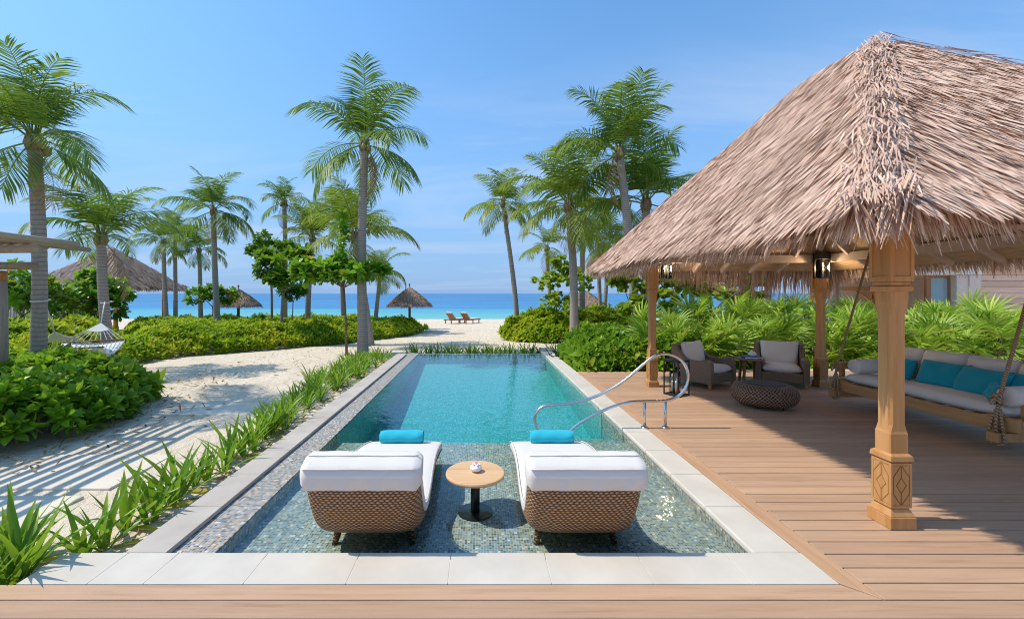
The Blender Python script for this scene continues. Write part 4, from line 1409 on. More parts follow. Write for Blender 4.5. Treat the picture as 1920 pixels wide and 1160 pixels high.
for k, (x, y, w, h, lab) in enumerate(((6.00, 6.02, .44, .30, 'teal pillow behind the carved post, at the far end of the daybed'), (6.03, 5.50, .54, .36, 'large teal pillow leaning on the daybed back, next to the far end pillow'),
                                       (5.98, 5.02, .56, .36, 'large teal pillow leaning on the daybed back, next to the near end pillow'), (6.08, 4.60, .50, .34, 'teal pillow tucked behind the bolster at the near end of the daybed'))):
    cushion('teal_pillow', w, h, .16, (x, y, .64), (R(-24), 0, R(-90) + R((-6, 5, -5, 8)[k])), 'teal', lab, 'pillow', 'teal pillows on the daybed', 10 + k)
cushion('small_teal_pillow', .24, .20, .12, (5.70, 4.66, .60), (R(-20), R(10), R(-125)), 'teal', 'small teal pillow beside the near bolster of the daybed', 'pillow', 'teal pillows on the daybed', 21)
def bolster(x, y, label):
    m = MB()
    prof = [(.0, -.31), (.06, -.312), (.095, -.30), (.105, -.28), (.108, 0), (.105, .28), (.095, .30), (.06, .312), (.0, .31)]
    m.lathe(prof, 28)
    place_mesh('bolster_cushion', m, 'white', (x, y, .61), (0, R(90), R(2)), label, 'bolster', 'white bolsters on the daybed')
bolster(5.90, 6.33, 'white round bolster at the far end of the hanging daybed')
bolster(5.88, 4.47, 'white round bolster at the near end of the hanging daybed')

# ------------------------------------------------------------------ wall lanterns on the posts
def wall_lantern(x, y, label):
    t = empty('wall_lantern', (x, y, 1.97), label=label, cat='lantern', group='black wall lanterns on the pavilion posts')
    w, h = .075, .46
    f = MB()
    for u, v in ((-w, -w), (w, -w), (w, w), (-w, w)):
        f.box(u - .008, u + .008, v - .008, v + .008, .012, .34)
    f.box(-w - .009, w + .009, -w - .009, w + .009, 0, .012)
    f.build('frame', 'black', t, local=True)
    MB().box(-w - .01, w + .01, -w - .01, w + .01, .341, h).build('cap', 'black', t, local=True, bevel=.004)
    g = MB()
    for s in (-1, 1):
        g.box(-w + .01, w - .01, s * w - .002, s * w + .002, .014, .338)
        g.box(s * w - .002, s * w + .002, -w + .01, w - .01, .014, .338)
    g.build('glass_pane', 'glass', t, local=True)
    b = MB().lathe([(.0, .215), (.016, .225), (.021, .245), (.015, .268), (.010, .28)], 14).build('bulb', 'bulb', t, local=True, smooth=True)
    MB().lathe([(.012, .281), (.012, .34)], 10).build('bulb_holder', 'black', t, local=True)
    MB().box(-.09, .09, w + .0105, w + .022, .0, .46).build('light_shield_plate', 'black', t, local=True)  # full-size plate added to keep the lantern's light off the post
    ld = bpy.data.lights.new('lantern_light', 'POINT')
    ld.energy = 20.0
    ld.color = (1.0, 0.72, 0.42)
    ld.shadow_soft_size = .06
    lo = bpy.data.objects.new('lantern_light', ld)
    col.objects.link(lo)
    lo.parent = t
    lo.location = (0, 0, .19)
wall_lantern(6.12, 7.53 + .005, 'black lantern with glowing bulb on the post behind the armchairs')
wall_lantern(3.42, 7.76, 'black lantern half hidden by thatch on the post above the floor lantern')

# ------------------------------------------------------------------ ornament and stones at the pool's far corner
def build_twig():
    p = Vector((2.02, 11.3, 0))
    m = MB()
    r = random.Random(4)
    for k in range(7):
        a = r.uniform(0, 6.28)
        b = p + Vector((r.uniform(-.12, .12), r.uniform(-.1, .1), .01))
        e = b + Vector((math.cos(a) * .16, math.sin(a) * .12, r.uniform(.06, .24)))
        e2 = e + Vector((math.cos(a + 1) * .1, 0, r.uniform(-.14, .05)))
        e2.z = max(e2.z, .012)
        m.tube([b, e, e2], [.012, .010, .006], 6)
    o = m.build('twig_ornament', 'black', origin=p, smooth=True)
    tag(o, 'small dark twisted twig ornament on the far end of the pool coping', 'ornament')
build_twig()

# ================================================================== VEGETATION
def ribbon_leaf(L, W, bend, fold=.15, rows=4, shape=(.25, .8, 1.0, .75, .0), twist=0.0):
    """leaf along +X rising in Z, bends down with gravity; returns V (m,3), F quads"""
    V, Fq = [], []
    n = len(shape)
    for i, w in enumerate(shape):
        t = i / (n - 1)
        x = L * t
        z = -bend * L * t * t
        tw = twist * t
        hw = max(w, .02) * W / 2
        cy, sy = math.cos(tw), math.sin(tw)
        V += [(x, -hw * cy, z - hw * sy + fold * hw), (x, 0, z), (x, hw * cy, z + hw * sy + fold * hw)]
    for i in range(n - 1):
        a = i * 3
        Fq += [(a, a + 1, a + 4, a + 3), (a + 1, a + 2, a + 5, a + 4)]
    return np.array(V), np.array(Fq)
def rotm(az, el, roll=0.0):
    return np.array(Matrix.Rotation(az, 3, 'Z') @ Matrix.Rotation(-el, 3, 'Y') @ Matrix.Rotation(roll, 3, 'X'))
def rosette(n, L, W, el0, el1, seed, bend=.25, shape=(.22, .6, 1.0, .82, .1), fold=.25, tint=(.2, .9), stem=.0):
    r = random.Random(seed)
    V, Fq, T, o = [], [], [], 0
    for k in range(n):
        f = k / max(n - 1, 1)
        az = k * 2.39996 + r.uniform(-.3, .3)
        el = el0 + (el1 - el0) * f + r.uniform(-.15, .15)
        l = L * r.uniform(.75, 1.1)
        v, q = ribbon_leaf(l, W * r.uniform(.85, 1.15), bend * r.uniform(.6, 1.4), fold, shape=shape)
        v = v @ rotm(az, el, r.uniform(-.3, .3)).T
        v[:, 2] += stem * (f - .5)
        V.append(v); Fq.append(q + o); o += len(v)
        T.append(np.full(len(v), tint[0] + (tint[1] - tint[0]) * (.75 * f + .25 * r.random())))
    return np.concatenate(V), np.concatenate(Fq), np.concatenate(T)
def scatter(protos, P, Rz, S, tilt=None, tint_j=.12, toff=None):
    """merge rotated copies of prototype meshes at points P"""
    n = len(P)
    parts = []
    which = rng.integers(0, len(protos), n)
    o = 0
    Vs, Fs, Ts = [], [], []
    for k, (v, f, t) in enumerate(protos):
        idx = np.where(which == k)[0]
        if not len(idx): continue
        m = len(idx)
        c, s = np.cos(Rz[idx]), np.sin(Rz[idx])
        x = v[None, :, 0] * c[:, None] - v[None, :, 1] * s[:, None]
        y = v[None, :, 0] * s[:, None] + v[None, :, 1] * c[:, None]
        z = np.repeat(v[None, :, 2], m, 0)
        W = np.stack([x, y, z], 2) * S[idx][:, None, None]
        if tilt is not None:                      # tilt towards given horizontal vector
            tx = tilt[idx]
            W = W + np.stack([W[:, :, 2] * tx[:, None, 0], W[:, :, 2] * tx[:, None, 1], -(W[:, :, 0] * tx[:, None, 0] + W[:, :, 1] * tx[:, None, 1])], 2)
        W = W + P[idx][:, None, :]
        Vs.append(W.reshape(-1, 3))
        Fs.append((f[None] + (np.arange(m) * len(v))[:, None, None]).reshape(-1, 4) + o)
        Ts.append(np.clip(t[None] + rng.normal(0, tint_j, (m, 1)) + (0 if toff is None else toff[idx][:, None]), 0, 1).reshape(-1))
        o += m * len(v)
    return np.concatenate(Vs), np.concatenate(Fs), np.concatenate(Ts)
def in_poly(x, y, poly):
    c = np.zeros(len(x), bool)
    j = len(poly) - 1
    for i in range(len(poly)):
        xi, yi = poly[i]; xj, yj = poly[j]
        m = ((yi > y) != (yj > y)) & (x < (xj - xi) * (y - yi) / (yj - yi + 1e-12) + xi)
        c ^= m
        j = i
    return c
def edge_dist(x, y, poly):
    d = np.full(len(x), 1e9)
    for i in range(len(poly)):
        ax, ay = poly[i]; bx, by = poly[(i + 1) % len(poly)]
        vx, vy = bx - ax, by - ay
        t = np.clip(((x - ax) * vx + (y - ay) * vy) / (vx * vx + vy * vy), 0, 1)
        d = np.minimum(d, np.hypot(x - ax - t * vx, y - ay - t * vy))
    return d
def lump(x, y, s=1.0):
    return .5 + .25 * np.sin(x * 2.3 * s + 1.3 * np.sin(y * 1.7 * s)) + .25 * np.sin(y * 2.9 * s + 1.1 * np.sin(x * 2.1 * s + 1))
SC = [rosette(11, .145, .068, R(0), R(75), 100 + k, .25, tint=(.15, .8)) for k in range(5)]
SC_SM = [rosette(8, .125, .056, R(0), R(70), 140 + k, .25, shape=(.3, 1.0, .85, .1), tint=(.2, .85)) for k in range(5)]
def mound_points(poly, n, height, edge_w, zfun, lumps=.35, inner=.0):
    xs = [p[0] for p in poly]; ys = [p[1] for p in poly]
    x = rng.uniform(min(xs), max(xs), n * 3); y = rng.uniform(min(ys), max(ys), n * 3)
    k = in_poly(x, y, poly)
    x, y = x[k][:n], y[k][:n]
    d = edge_dist(x, y, poly)
    e = np.clip(d / edge_w, 0, 1)
    prof = np.sqrt(1 - (1 - e) ** 2)
    h = height * prof * (1 - lumps + lumps * (.6 * lump(x, y) + .4 * lump(x, y, 2.7)) * 1.2) + np.where(rng.uniform(0, 1, len(x)) < .16, rng.uniform(.03, .15, len(x)), rng.normal(0, .03, len(x)))
    z0 = np.array([zfun(v) for v in y])
    depth = rng.uniform(0, 1, len(x)) ** 2.2 * (.35 + inner)
    z = z0 + np.maximum(h * (1 - depth), .03)
    # tilt outward at the edge: gradient of edge distance, numeric
    gx = (edge_dist(x + .05, y, poly) - d) / .05
    gy = (edge_dist(x, y + .05, poly) - d) / .05
    t = np.clip(1 - e, 0, 1) * .9
    tilt = -np.stack([gx, gy], 1) * t[:, None] + rng.normal(0, .22, (len(x), 2))
    return np.stack([x, y, z], 1), tilt
def bush(name, poly, n, height, edge_w, mat, label, cat, protos, scale=1.0, lumps=.35, kind=None, group=None, objs=0, stems=True):
    cx = sum(p[0] for p in poly) / len(poly); cy = sum(p[1] for p in poly) / len(poly)
    t = empty(name, (cx, cy, zg(cy)), label=label, cat=cat, group=group)
    P, tilt = mound_points(poly, n, height, edge_w, zg, lumps)
    P = P - np.array([cx, cy, zg(cy)])
    S = rng.uniform(.8, 1.25, len(P)) * scale
    Rz = rng.uniform(0, 6.28, len(P))
    sel = np.zeros(len(P), bool)
    if objs:
        Wp = P + np.array([cx, cy, 0])
        score = (Wp[:, 1] - P[:, 2] * 2.2)
        vis = (900 + Wp[:, 0] * F / Wp[:, 1]) > -10
        order = np.argsort(np.where(vis, score, 1e9))
        sel[order[:objs]] = True
        mes = [np_mesh('leaf_cluster', v, f, mat, tt) for v, f, tt in SC]
        for i in np.where(sel)[0]:
            e = Euler((float(-tilt[i, 1]) * .8, float(tilt[i, 0]) * .8, float(Rz[i])))
            link('leaf_cluster', mes[i % len(mes)], t, P[i], e, (S[i],) * 3)
    toff = .5 * (lump(P[:, 0] + 5, P[:, 1] * 1.3, .6) - .55) + np.where(rng.uniform(0, 1, len(P)) < .06, .3, 0)
    V, Fq, T = scatter(protos, P[~sel], Rz[~sel], S[~sel], tilt[~sel], .14, toff[~sel])
    o = link('foliage', np_mesh('foliage', V, Fq, mat, T), t)
    o['kind'] = 'stuff'
    if stems:
        m = MB()
        r = random.Random(len(P))
        for i in range(0, len(P), max(1, len(P) // 60)):
            q = P[i]
            m.tube([(q[0] * .93, q[1] * .93, -.03), (q[0] * .97, q[1] * .97, q[2] * .5), (q[0], q[1], q[2])], [.012, .010, .005], 5)
        so = m.build('stems', 'bark', t, local=True, recalc=False)
        so['kind'] = 'stuff'
    return t

# ------------------------------------------------------------------ coconut palms
def frond_mesh(name, L, elev, droop, hang, seed, mat, n=46, wid=.050):
    r = random.Random(seed)
    pts = [Vector((0, 0, 0))]
    tang = []
    K = 22
    a = elev
    sway = r.uniform(-.25, .25)
    yaw = 0.0
    for i in range(K):
        t = (i + .5) / K
        a = elev - droop * t ** 1.6
        yaw = sway * t * t
        d = Vector((math.cos(a) * math.cos(yaw), math.cos(a) * math.sin(yaw), math.sin(a)))
        tang.append(d)
        pts.append(pts[-1] + d * (L / K))
    m = MB()
    m.tube(pts, [.026 * (1 - .86 * i / K) * (L / 2.4) for i in range(K + 1)], 4)
    V = [np.array(m.v)]
    Q = [np.array([f for f in m.f if len(f) == 4])]
    T = [np.full(len(m.v), .78)]
    o = len(m.v)
    for s in (-1, 1):
        for k in range(n):
            t = .17 + .83 * (k + r.uniform(-.3, .3)) / (n - 1)
            t = min(max(t, .16), .999)
            fi = t * K
            i = min(int(fi), K - 1)
            p = pts[i].lerp(pts[i + 1], fi - i)
            d = tang[i]
            side = d.cross(Vector((0, 0, 1)))
            if side.length < 1e-3: side = Vector((0, 1, 0))
            side = side.normalized() * s
            up = side.cross(d) * s
            if up.z < 0: up = -up
            fw = .28 + .62 * t ** 2
            ld = (d * fw + side * (1.0 - .35 * t ** 3) + up * (.32 - .25 * t) * (1 - hang) + Vector((0, 0, -1)) * hang * .5 + Vector((r.gauss(0, .07), r.gauss(0, .07), r.gauss(0, .07)))).normalized()
            l = L * (.17 + .22 * math.sin(PI * min(1, (t * .92 + .08))) ** .8) * r.uniform(.88, 1.08)
            w = wid * (L / 2.4) * (1.0 - .35 * t)
            g = Vector((0, 0, -1))
            m1 = p + ld * l * .5 + g * l * .05 * (1 + 3 * hang)
            dd = (ld + g * (.28 + .85 * hang + r.uniform(0, .25))).normalized()
            e = m1 + dd * l * .5
            wv = (d - ld * d.dot(ld)).normalized() * .9 + up * .25
            wv.normalize()
            if r.random() < .05: e = m1 + dd * l * .25
            q = [p - wv * w * .25, p + wv * w * .25, m1 - wv * w * .5, m1 + wv * w * .5, e - wv * w * .06, e + wv * w * .06]
            V.append(np.array([tuple(x) for x in q]))
            Q.append(np.array([(0, 1, 3, 2), (2, 3, 5, 4)]) + o)
            o += 6
            tv = min(1, max(0, r.gauss(.36, .14) + .32 * max(0, t - .55) + (.12 if hang > .4 else 0)))
            T.append(np.array([tv, tv, tv, tv, min(1, tv + .22), min(1, tv + .22)]))
    return np_mesh(name, np.concatenate(V), np.concatenate(Q), mat, np.concatenate(T))
FR = {}
for mt in ('palm', 'palm_y', 'palm_dead'):
    FR[mt] = []
    for c, (el, dr, hg) in enumerate(((R(82), R(56), .05), (R(63), R(86), .14), (R(40), R(95), .30), (R(14), R(80), .46), (R(-18), R(56), .62))):
        FR[mt].append([frond_mesh('frond', 2.4, el + R(3 * q - 3), dr * (.85 + .2 * q), hg, 31 * c + q + (7 if mt == 'palm' else 99), mt, 46 if mt != 'palm_dead' else 30, .050 if mt != 'palm_dead' else .034) for q in range(3)])
def palm(base, crown, L, n, label, group, seed, mat='palm', r0=.16, r1=.105, upright=.0, trunk_only=False, low=True):
    r = random.Random(seed)
    b = Vector(base); c = Vector(crown)
    t = empty('coconut_palm', b, label=label, cat='palm tree', group=group)
    K = 46
    pts, rad = [], []
    lean = (c - b)
    for i in range(K + 1):
        f = i / K
        ff = f * f * .55 + f * .45
        p = Vector((lean.x * ff, lean.y * ff, lean.z * f - .1 * (1 - f)))
        p.x += .03 * math.sin(f * 5 + seed); 
        pts.append(p)
        rr = (r0 + (r1 - r0) * f ** .7) * (1 + .30 * math.exp(-f * lean.z / .35))
        rad.append(rr * (1 + (.010 if i % 2 else -.010) + r.uniform(-.012, .012)))
    MB().tube(pts, rad, 14).build('trunk', 'trunk', t, local=True, smooth=True, recalc=False)
    if trunk_only:
        return t
    sc_ = L / 2.4
    bm_ = MB()
    top = pts[-1]
    for k in range(9):
        a = k * 2.4
        d = Vector((math.cos(a), math.sin(a), 0))
        bm_.tube([top + d * r1 * .5 + Vector((0, 0, -.22 * sc_)), top + d * r1 * 1.05 + Vector((0, 0, .0)), top + d * r1 * .9 + Vector((0, 0, .26 * sc_))], [r1 * .5, r1 * .55, r1 * .25], 6)
    bo = bm_.build('crown_base', 'boot', t, local=True, recalc=False, smooth=True)
    bo['kind'] = 'stuff'
    n = max(8, int(n * .80))
    for k in range(n):
        f = (k + .5) / n
        cls = min(4, int((f ** (1.0 - upright)) * (5 if low else 4)))
        me = FR[mat][cls][r.randrange(3)]
        az = k * 2.39996 + r.uniform(-.45, .45) + seed
        s = sc_ * (.78 + .3 * math.sin(PI * (.15 + .75 * f))) * r.uniform(.9, 1.08)
        z = .22 * sc_ * (1 - f) + .02
        o = link('frond', me, t, (top.x + math.cos(az) * r1 * .5, top.y + math.sin(az) * r1 * .5, top.z + z), (r.uniform(-.2, .2), r.uniform(-.22, .22), az), (s, s, s))
    for k in range(r.choice((0, 1, 1, 2))):
        az = r.uniform(0, 6.28)
        s = sc_ * r.uniform(.6, .85)
        link('dead_frond', FR['palm_dead'][4][r.randrange(3)], t, (top.x + math.cos(az) * r1 * .7, top.y + math.sin(az) * r1 * .7, top.z - .04), (r.uniform(-.2, .2), r.uniform(.5, .8), az), (s, s, s))
    for k in range(r.choice((0, 0, 3, 4, 5))):
        az = r.uniform(0, 6.28)
        q = top + Vector((math.cos(az) * (r1 + .05), math.sin(az) * (r1 + .05), r.uniform(-.14, .02)))
        MB().lathe([(0, -.10), (.05, -.085), (.075, -.03), (.072, .04), (.04, .09), (0, .10)], 10, tuple(q)).build('coconut', 'coconut', t, local=True, smooth=True)
    return t
def palm_px(bx, D, cxp, cyp, L, n, label, seed, mat='palm', r0=.16, r1=.105, dD=0.0, **kw):
    b = (at(bx, D), D, zg(D))
    Dc = D + dD
    c = (at(cxp, Dc), Dc, hz(cyp, Dc))
    return palm(b, c, L, n, label, 'coconut palms in the beach garden', seed, mat, r0, r1, **kw)
palm_px(74, 7.0, 66, 270, 1.5, 22, 'stout coconut palm with hammock rope tied on, beside the log pergola', 5, r0=.115, r1=.088, upright=-.30)
palm_px(203, 10.0, 188, 450, 1.6, 18, 'short coconut palm holding the far end of the white hammock', 8, r0=.12, r1=.095, upright=-.20, low=False)
palm_px(679, 13.3, 682, 275, 2.25, 18, 'tall dark-fronded coconut palm rising behind the pool planting strip', 21, r0=.165, r1=.12)
palm_px(692, 17.0, 664, 445, 2.45, 18, 'yellow-fronded coconut palm behind the tall palm near the pool corner', 14, 'palm_y', .17, .12, upright=-.4)
palm_px(407, 20.0, 400, 398, 2.1, 18, 'coconut palm standing in the hedge beside the thatched beach umbrella', 33, r0=.15, r1=.11)
palm_px(378, 25.0, 372, 470, 1.7, 15, 'low coconut palm leaning out beside the thatched hut roof', 41, r0=.14, r1=.10)
palm_px(312, 24.0, 306, 455, 1.75, 15, 'slim coconut palm behind the corner of the thatched hut', 52, r0=.13, r1=.10)
palm_px(328, 26.0, 330, 435, 1.8, 14, 'coconut palm growing just past the eave of the thatched hut', 57, r0=.13, r1=.10)
palm_px(535, 25.0, 533, 382, 1.65, 15, 'thin tall coconut palm behind the leafy almond trees', 61, r0=.16, r1=.12, upright=-.2)
palm_px(577, 23.0, 584, 448, 2.0, 18, 'coconut palm with narrow upright crown behind the almond canopy', 66, 'palm_y', .17, .12, upright=-.9, low=False)
palm_px(643, 27.0, 640, 410, 1.9, 13, 'distant coconut palm mostly hidden behind the tall palm crown', 71, 'palm_y', .15, .12)
palm_px(701, 24.0, 716, 508, 1.7, 15, 'short coconut palm beside the thatched beach umbrella near the loungers', 75, 'palm_y', .13, .10)
palm_px(970, 22.0, 944, 384, 2.0, 20, 'leaning coconut palm standing alone at the beach opening', 82, 'palm_y', .16, .10, upright=.1)
palm_px(1032, 28.0, 1026, 466, 1.9, 16, 'small yellowish coconut palm behind the sea grape shrub', 88, 'palm_y', .14, .10)
palm_px(1078, 17.0, 1067, 388, 2.7, 21, 'large coconut palm at the sand edge with wide yellow-green fronds', 93, 'palm_y', .19, .14, upright=-.25)
palm_px(1093, 22.0, 1092, 405, 2.0, 15, 'coconut palm standing close behind the large one at the sand edge', 97, 'palm_y', .16, .12)
palm_px(1196, 15.0, 1160, 290, 2.5, 18, 'tall grey-trunked coconut palm rising past the pavilion eave', 103, 'palm', .185, .13, upright=-.45)
palm_px(1216, 16.0, 1210, 385, 2.75, 18, 'bushy coconut palm whose crown shows over the pavilion roof', 109, 'palm', .18, .14, upright=-.7)
palm_px(1124, 25.0, 1122, 448, 2.1, 15, 'pale green coconut palm behind the pavilion corner', 113, 'palm_y', .13, .10)
palm_px(1133, 24.0, 1140, 470, 2.2, 10, 'slim coconut palm beside the pavilion eave tip', 117, 'palm_y', .13, .10)
palm_px(1567, 14.0, 1560, 400, 2.0, 8, 'pale coconut palm trunk behind the pavilion lantern post', 121, 'palm', .19, .15, trunk_only=False)

# ------------------------------------------------------------------ low green hedges
bush('foreground_shrub', [(-12, 4.3), (-5.35, 4.55), (-4.95, 5.1), (-5.05, 6.0), (-5.6, 7.3), (-6.6, 7.6), (-12, 7.4)], 2600, .80, .75, 'scaevola',
     'dense glossy green shrub mound beside the log pergola post', 'shrub', SC, 1.15, .3, objs=300)
hedge = [ground(215, 690), ground(330, 670), ground(520, 655), ground(640, 645), ground(790, 625), ground(800, 612)]
hp = [(p.x, p.y) for p in hedge] + [(at(800, 26), 26), (at(640, 29), 29), (at(240, 27), 27), (at(215, 12.5), 12.5)]
bush('scaevola_hedge', hp, 26000, .92, 1.7, 'scaevola_y', 'wide bright green scaevola hedge between the sand path and the beach', 'hedge', SC_SM, 1.05, .5)
bush('scaevola_shrub', [(at(20, 9), 9.0), (at(100, 8.6), 8.6), (at(215, 11), 11.0), (at(225, 15), 15), (at(0, 15), 15), (at(-80, 10), 10)], 4500, 1.15, 1.0, 'scaevola_y',
     'bright shrub growth behind the hammock palms', 'shrub', SC_SM, 1.1, .5)
rp = [ground(1062, 665), ground(1080, 690)]
bush('scaevola_shrub', [(at(1060, 12.3), 12.3), (2.2, 11.4), (2.32, 9.35), (5.0, 9.4), (6.5, 9.8), (6.8, 12.5), (at(1150, 14.5), 14.5), (at(1075, 13.8), 13.8)], 3800, .80, .75, 'scaevola',
     'glossy green shrub mound at the pool coping beside the pavilion post', 'shrub', SC, 1.25, .35)
bush('beach_shrub', [(at(938, 20.0), 20.0), (at(985, 18.5), 18.5), (at(1060, 17.5), 17.5), (at(1180, 16), 16), (at(1240, 18), 18), (at(1200, 26), 26), (at(1040, 27), 27), (at(960, 23), 23)], 9000, 1.45, 1.2, 'scaevola_y',
     'bright green shrub thicket at the foot of the palms by the beach opening', 'shrub', SC_SM, 1.25, .7)
bush('low_groundcover', [(at(1590, 9.6), 9.45), (at(1640, 9.6), 9.45), (10.3, 9.45), (10.3, 10.0), (6.5, 10.0)], 700, .35, .25, 'scaevola_y',
     'low bright groundcover along the stone kerb behind the daybed', 'groundcover', SC_SM, 1.0, .3)

# ------------------------------------------------------------------ broad-leaved trees and shrubs
AL = [rosette(11, .26, .13, R(-25), R(55), 200 + k, .22, shape=(.15, .5, .95, 1.0, .35), fold=.12, tint=(.1, .8)) for k in range(5)]
GR = [rosette(7, .15, .15, R(-20), R(60), 240 + k, .1, shape=(.5, .95, 1.0, .8, .3), fold=.15, tint=(.2, .85)) for k in range(4)]
def leafy_tree(name, base, clumps, npc, mat, protos, scale, label, cat, group=None, trunk_r=.04, bark='bark', leader=None, orange=0):
    b = Vector(base)
    t = empty(name, b, label=label, cat=cat, group=group)
    allP = []
    tm = MB()
    fork = Vector((0, 0, 0))
    zmin = min(c[2] - c[5] for c in clumps) - b.z
    cxm = sum(c[0] for c in clumps) / len(clumps) - b.x
    cym = sum(c[1] for c in clumps) / len(clumps) - b.y
    fork = Vector((cxm * .6, cym * .6, max(zmin * .95, .25)))
    tm.tube([(0, 0, -.08), tuple(fork * .5 + Vector((.02, 0, 0))), tuple(fork)], [trunk_r * 1.25, trunk_r, trunk_r * .85], 9)
    for (x, y, z, rx, ry, rz) in clumps:
        c = Vector((x, y, z)) - b
        tm.tube([tuple(fork), tuple(fork.lerp(c, .5) + Vector((0, 0, .04))), tuple(c)], [trunk_r * .7, trunk_r * .45, trunk_r * .2], 6)
        n = int(npc)
        u = rng.normal(0, 1, (n, 3))
        u /= np.linalg.norm(u, axis=1, keepdims=True)
        rr = rng.uniform(.15 if name == 'sea_grape' else .45, 1.0, (n, 1)) ** .6
        P = np.array(c)[None] + u * rr * np.array([[rx, ry, rz]])
        for i in range(0, n, 5):
            tm.tube([tuple(c), tuple(P[i])], [trunk_r * .22, trunk_r * .1], 4, caps=False)
        allP.append(P)
    if leader:
        z1, nl = leader
        top = Vector((fork.x, fork.y, z1 - b.z))
        tm.tube([tuple(fork), tuple(top)], [trunk_r * .6, trunk_r * .2], 6)
        k = np.linspace(0.12, 1, nl)[:, None]
        P = np.array(fork)[None] * (1 - k) + np.array(top)[None] * k + rng.normal(0, .06, (nl, 3)) * np.array([[1, 1, .3]])
        allP.append(P)
    tm.build('trunk', bark, t, local=True, smooth=True, recalc=False)
    P = np.concatenate(allP)
    V, Fq, T = scatter(protos, P, rng.uniform(0, 6.28, len(P)), rng.uniform(.75, 1.2, len(P)) * scale, rng.normal(0, .3, (len(P), 2)), .16)
    if orange:
        idx = rng.choice(len(P), orange, replace=False)
        nv = len(V) // len(P)
        for i in idx: T[i * nv:(i + 1) * nv:1][:nv // 2] = 1.0
    else:
        T = np.minimum(T, .97)
    o = link('crown', np_mesh('crown', V, Fq, mat, T), t)
    o['kind'] = 'stuff'
    return t
D = 13.0
def cl(px, py, D, rx, rz, ry=None):
    return (at(px, D), D, hz(py, D), rx, ry or rx, rz)
leafy_tree('almond_tree', (at(650, 13.0), 13.0, zg(13)), [cl(575, 505, 13.2, .45, .34), cl(620, 512, 13, .50, .34), cl(665, 510, 12.8, .5, .26), cl(705, 508, 13.3, .42, .20), cl(640, 500, 13.5, .5, .3)],
           34, 'almond', AL, .92, 'young almond tree with thin brown stem, flat canopy and upright leader shoot', 'tree', 'almond trees above the hedge', .035, 'bark_red', leader=(hz(398, 13), 16))
leafy_tree('almond_tree', (at(523, 17.0), 17.0, zg(17)), [cl(505, 505, 17, .6, .5), cl(545, 500, 17, .7, .55), cl(585, 510, 17.3, .55, .4), cl(500, 480, 17.4, .45, .35), cl(560, 475, 17.2, .5, .3), cl(525, 525, 16.8, .5, .3)],
           34, 'almond', AL, 1.0, 'broad almond tree on grey trunk with heavy low canopy', 'tree', 'almond trees above the hedge', .06)
leafy_tree('almond_tree', (at(510, 22.0), 22.0, zg(22)), [cl(500, 452, 22, .7, .5), cl(540, 468, 22, .6, .45), cl(480, 470, 22, .45, .35)],
           40, 'almond', AL, .85, 'dark leaved tree whose top shows above the broad almond canopy', 'tree', 'almond trees above the hedge', .06)
leafy_tree('almond_tree', (at(545, 20.0), 20.0, zg(20)), [cl(545, 548, 20, .55, .38), cl(560, 545, 20, .4, .3)], 36, 'almond', AL, .75, 'small round-headed tree on a thin stem below the almond canopy', 'tree', 'almond trees above the hedge', .025)
for px, D, cs, lab in ((30, 13.0, ((20, 520, .8, .5), (60, 545, .8, .5), (10, 560, .8, .5), (95, 560, .7, .5)), 'dark broad-leaved shrub with orange leaves behind the log pergola'),
                       (130, 15.0, ((120, 545, .9, .45), (160, 560, .8, .45), (95, 580, .8, .5), (200, 580, .7, .4)), 'broad-leaved shrub between the two hammock palms'),
                       (200, 16.0, ((172, 520, .45, .3), (205, 540, .6, .35), (225, 550, .5, .3), (185, 560, .6, .4)), 'broad-leaved shrub with orange leaves in front of the thatched hut'),
                       (395, 22.0, ((375, 555, .7, .5), (400, 548, .6, .4), (430, 556, .6, .4)), 'broad-leaved shrub round the palm beside the thatched umbrella')):
    leafy_tree('almond_shrub', (at(px, D), D, zg(D)), [cl(a, b, D + .3 * i, c, d) for i, (a, b, c, d) in enumerate(cs)], 34, 'almond', AL, .85, lab, 'shrub', 'broad-leaved shrubs on the hammock side', .035, orange=7)
leafy_tree('sea_grape', (at(1030, 19.0), 19.0, zg(19)), [cl(1025, 528, 19, .75, .5), cl(1050, 500, 19, .45, .6), cl(1085, 525, 18.5, .85, .5), cl(1045, 565, 18.5, .9, .5)], 36, 'grape', GR, 1.15, 'pale lime sea grape shrub by the palms at the beach opening', 'shrub', 'sea grape shrubs', .03)
leafy_tree('sea_grape', (at(1190, 12.0), 12.0, zg(12)), [cl(1165, 525, 12.4, .45, .35), cl(1205, 520, 12, .5, .5), cl(1195, 585, 12, .55, .5), cl(1245, 545, 11.5, .5, .6)], 32, 'grape', GR, 1.1, 'lime sea grape shrub behind the pavilion post with bare stems', 'shrub', 'sea grape shrubs', .035)
leafy_tree('sea_grape', (at(1300, 13.0), 13.0, zg(13)), [cl(1285, 522, 13, .65, .22), cl(1330, 545, 13, .7, .25), cl(1390, 560, 13, .8, .3), cl(1425, 522, 12.5, .5, .22)], 24, 'grape', GR, 1.5, 'round-leaved sea grape sprawling before the far slatted pergola', 'shrub', 'sea grape shrubs', .035)

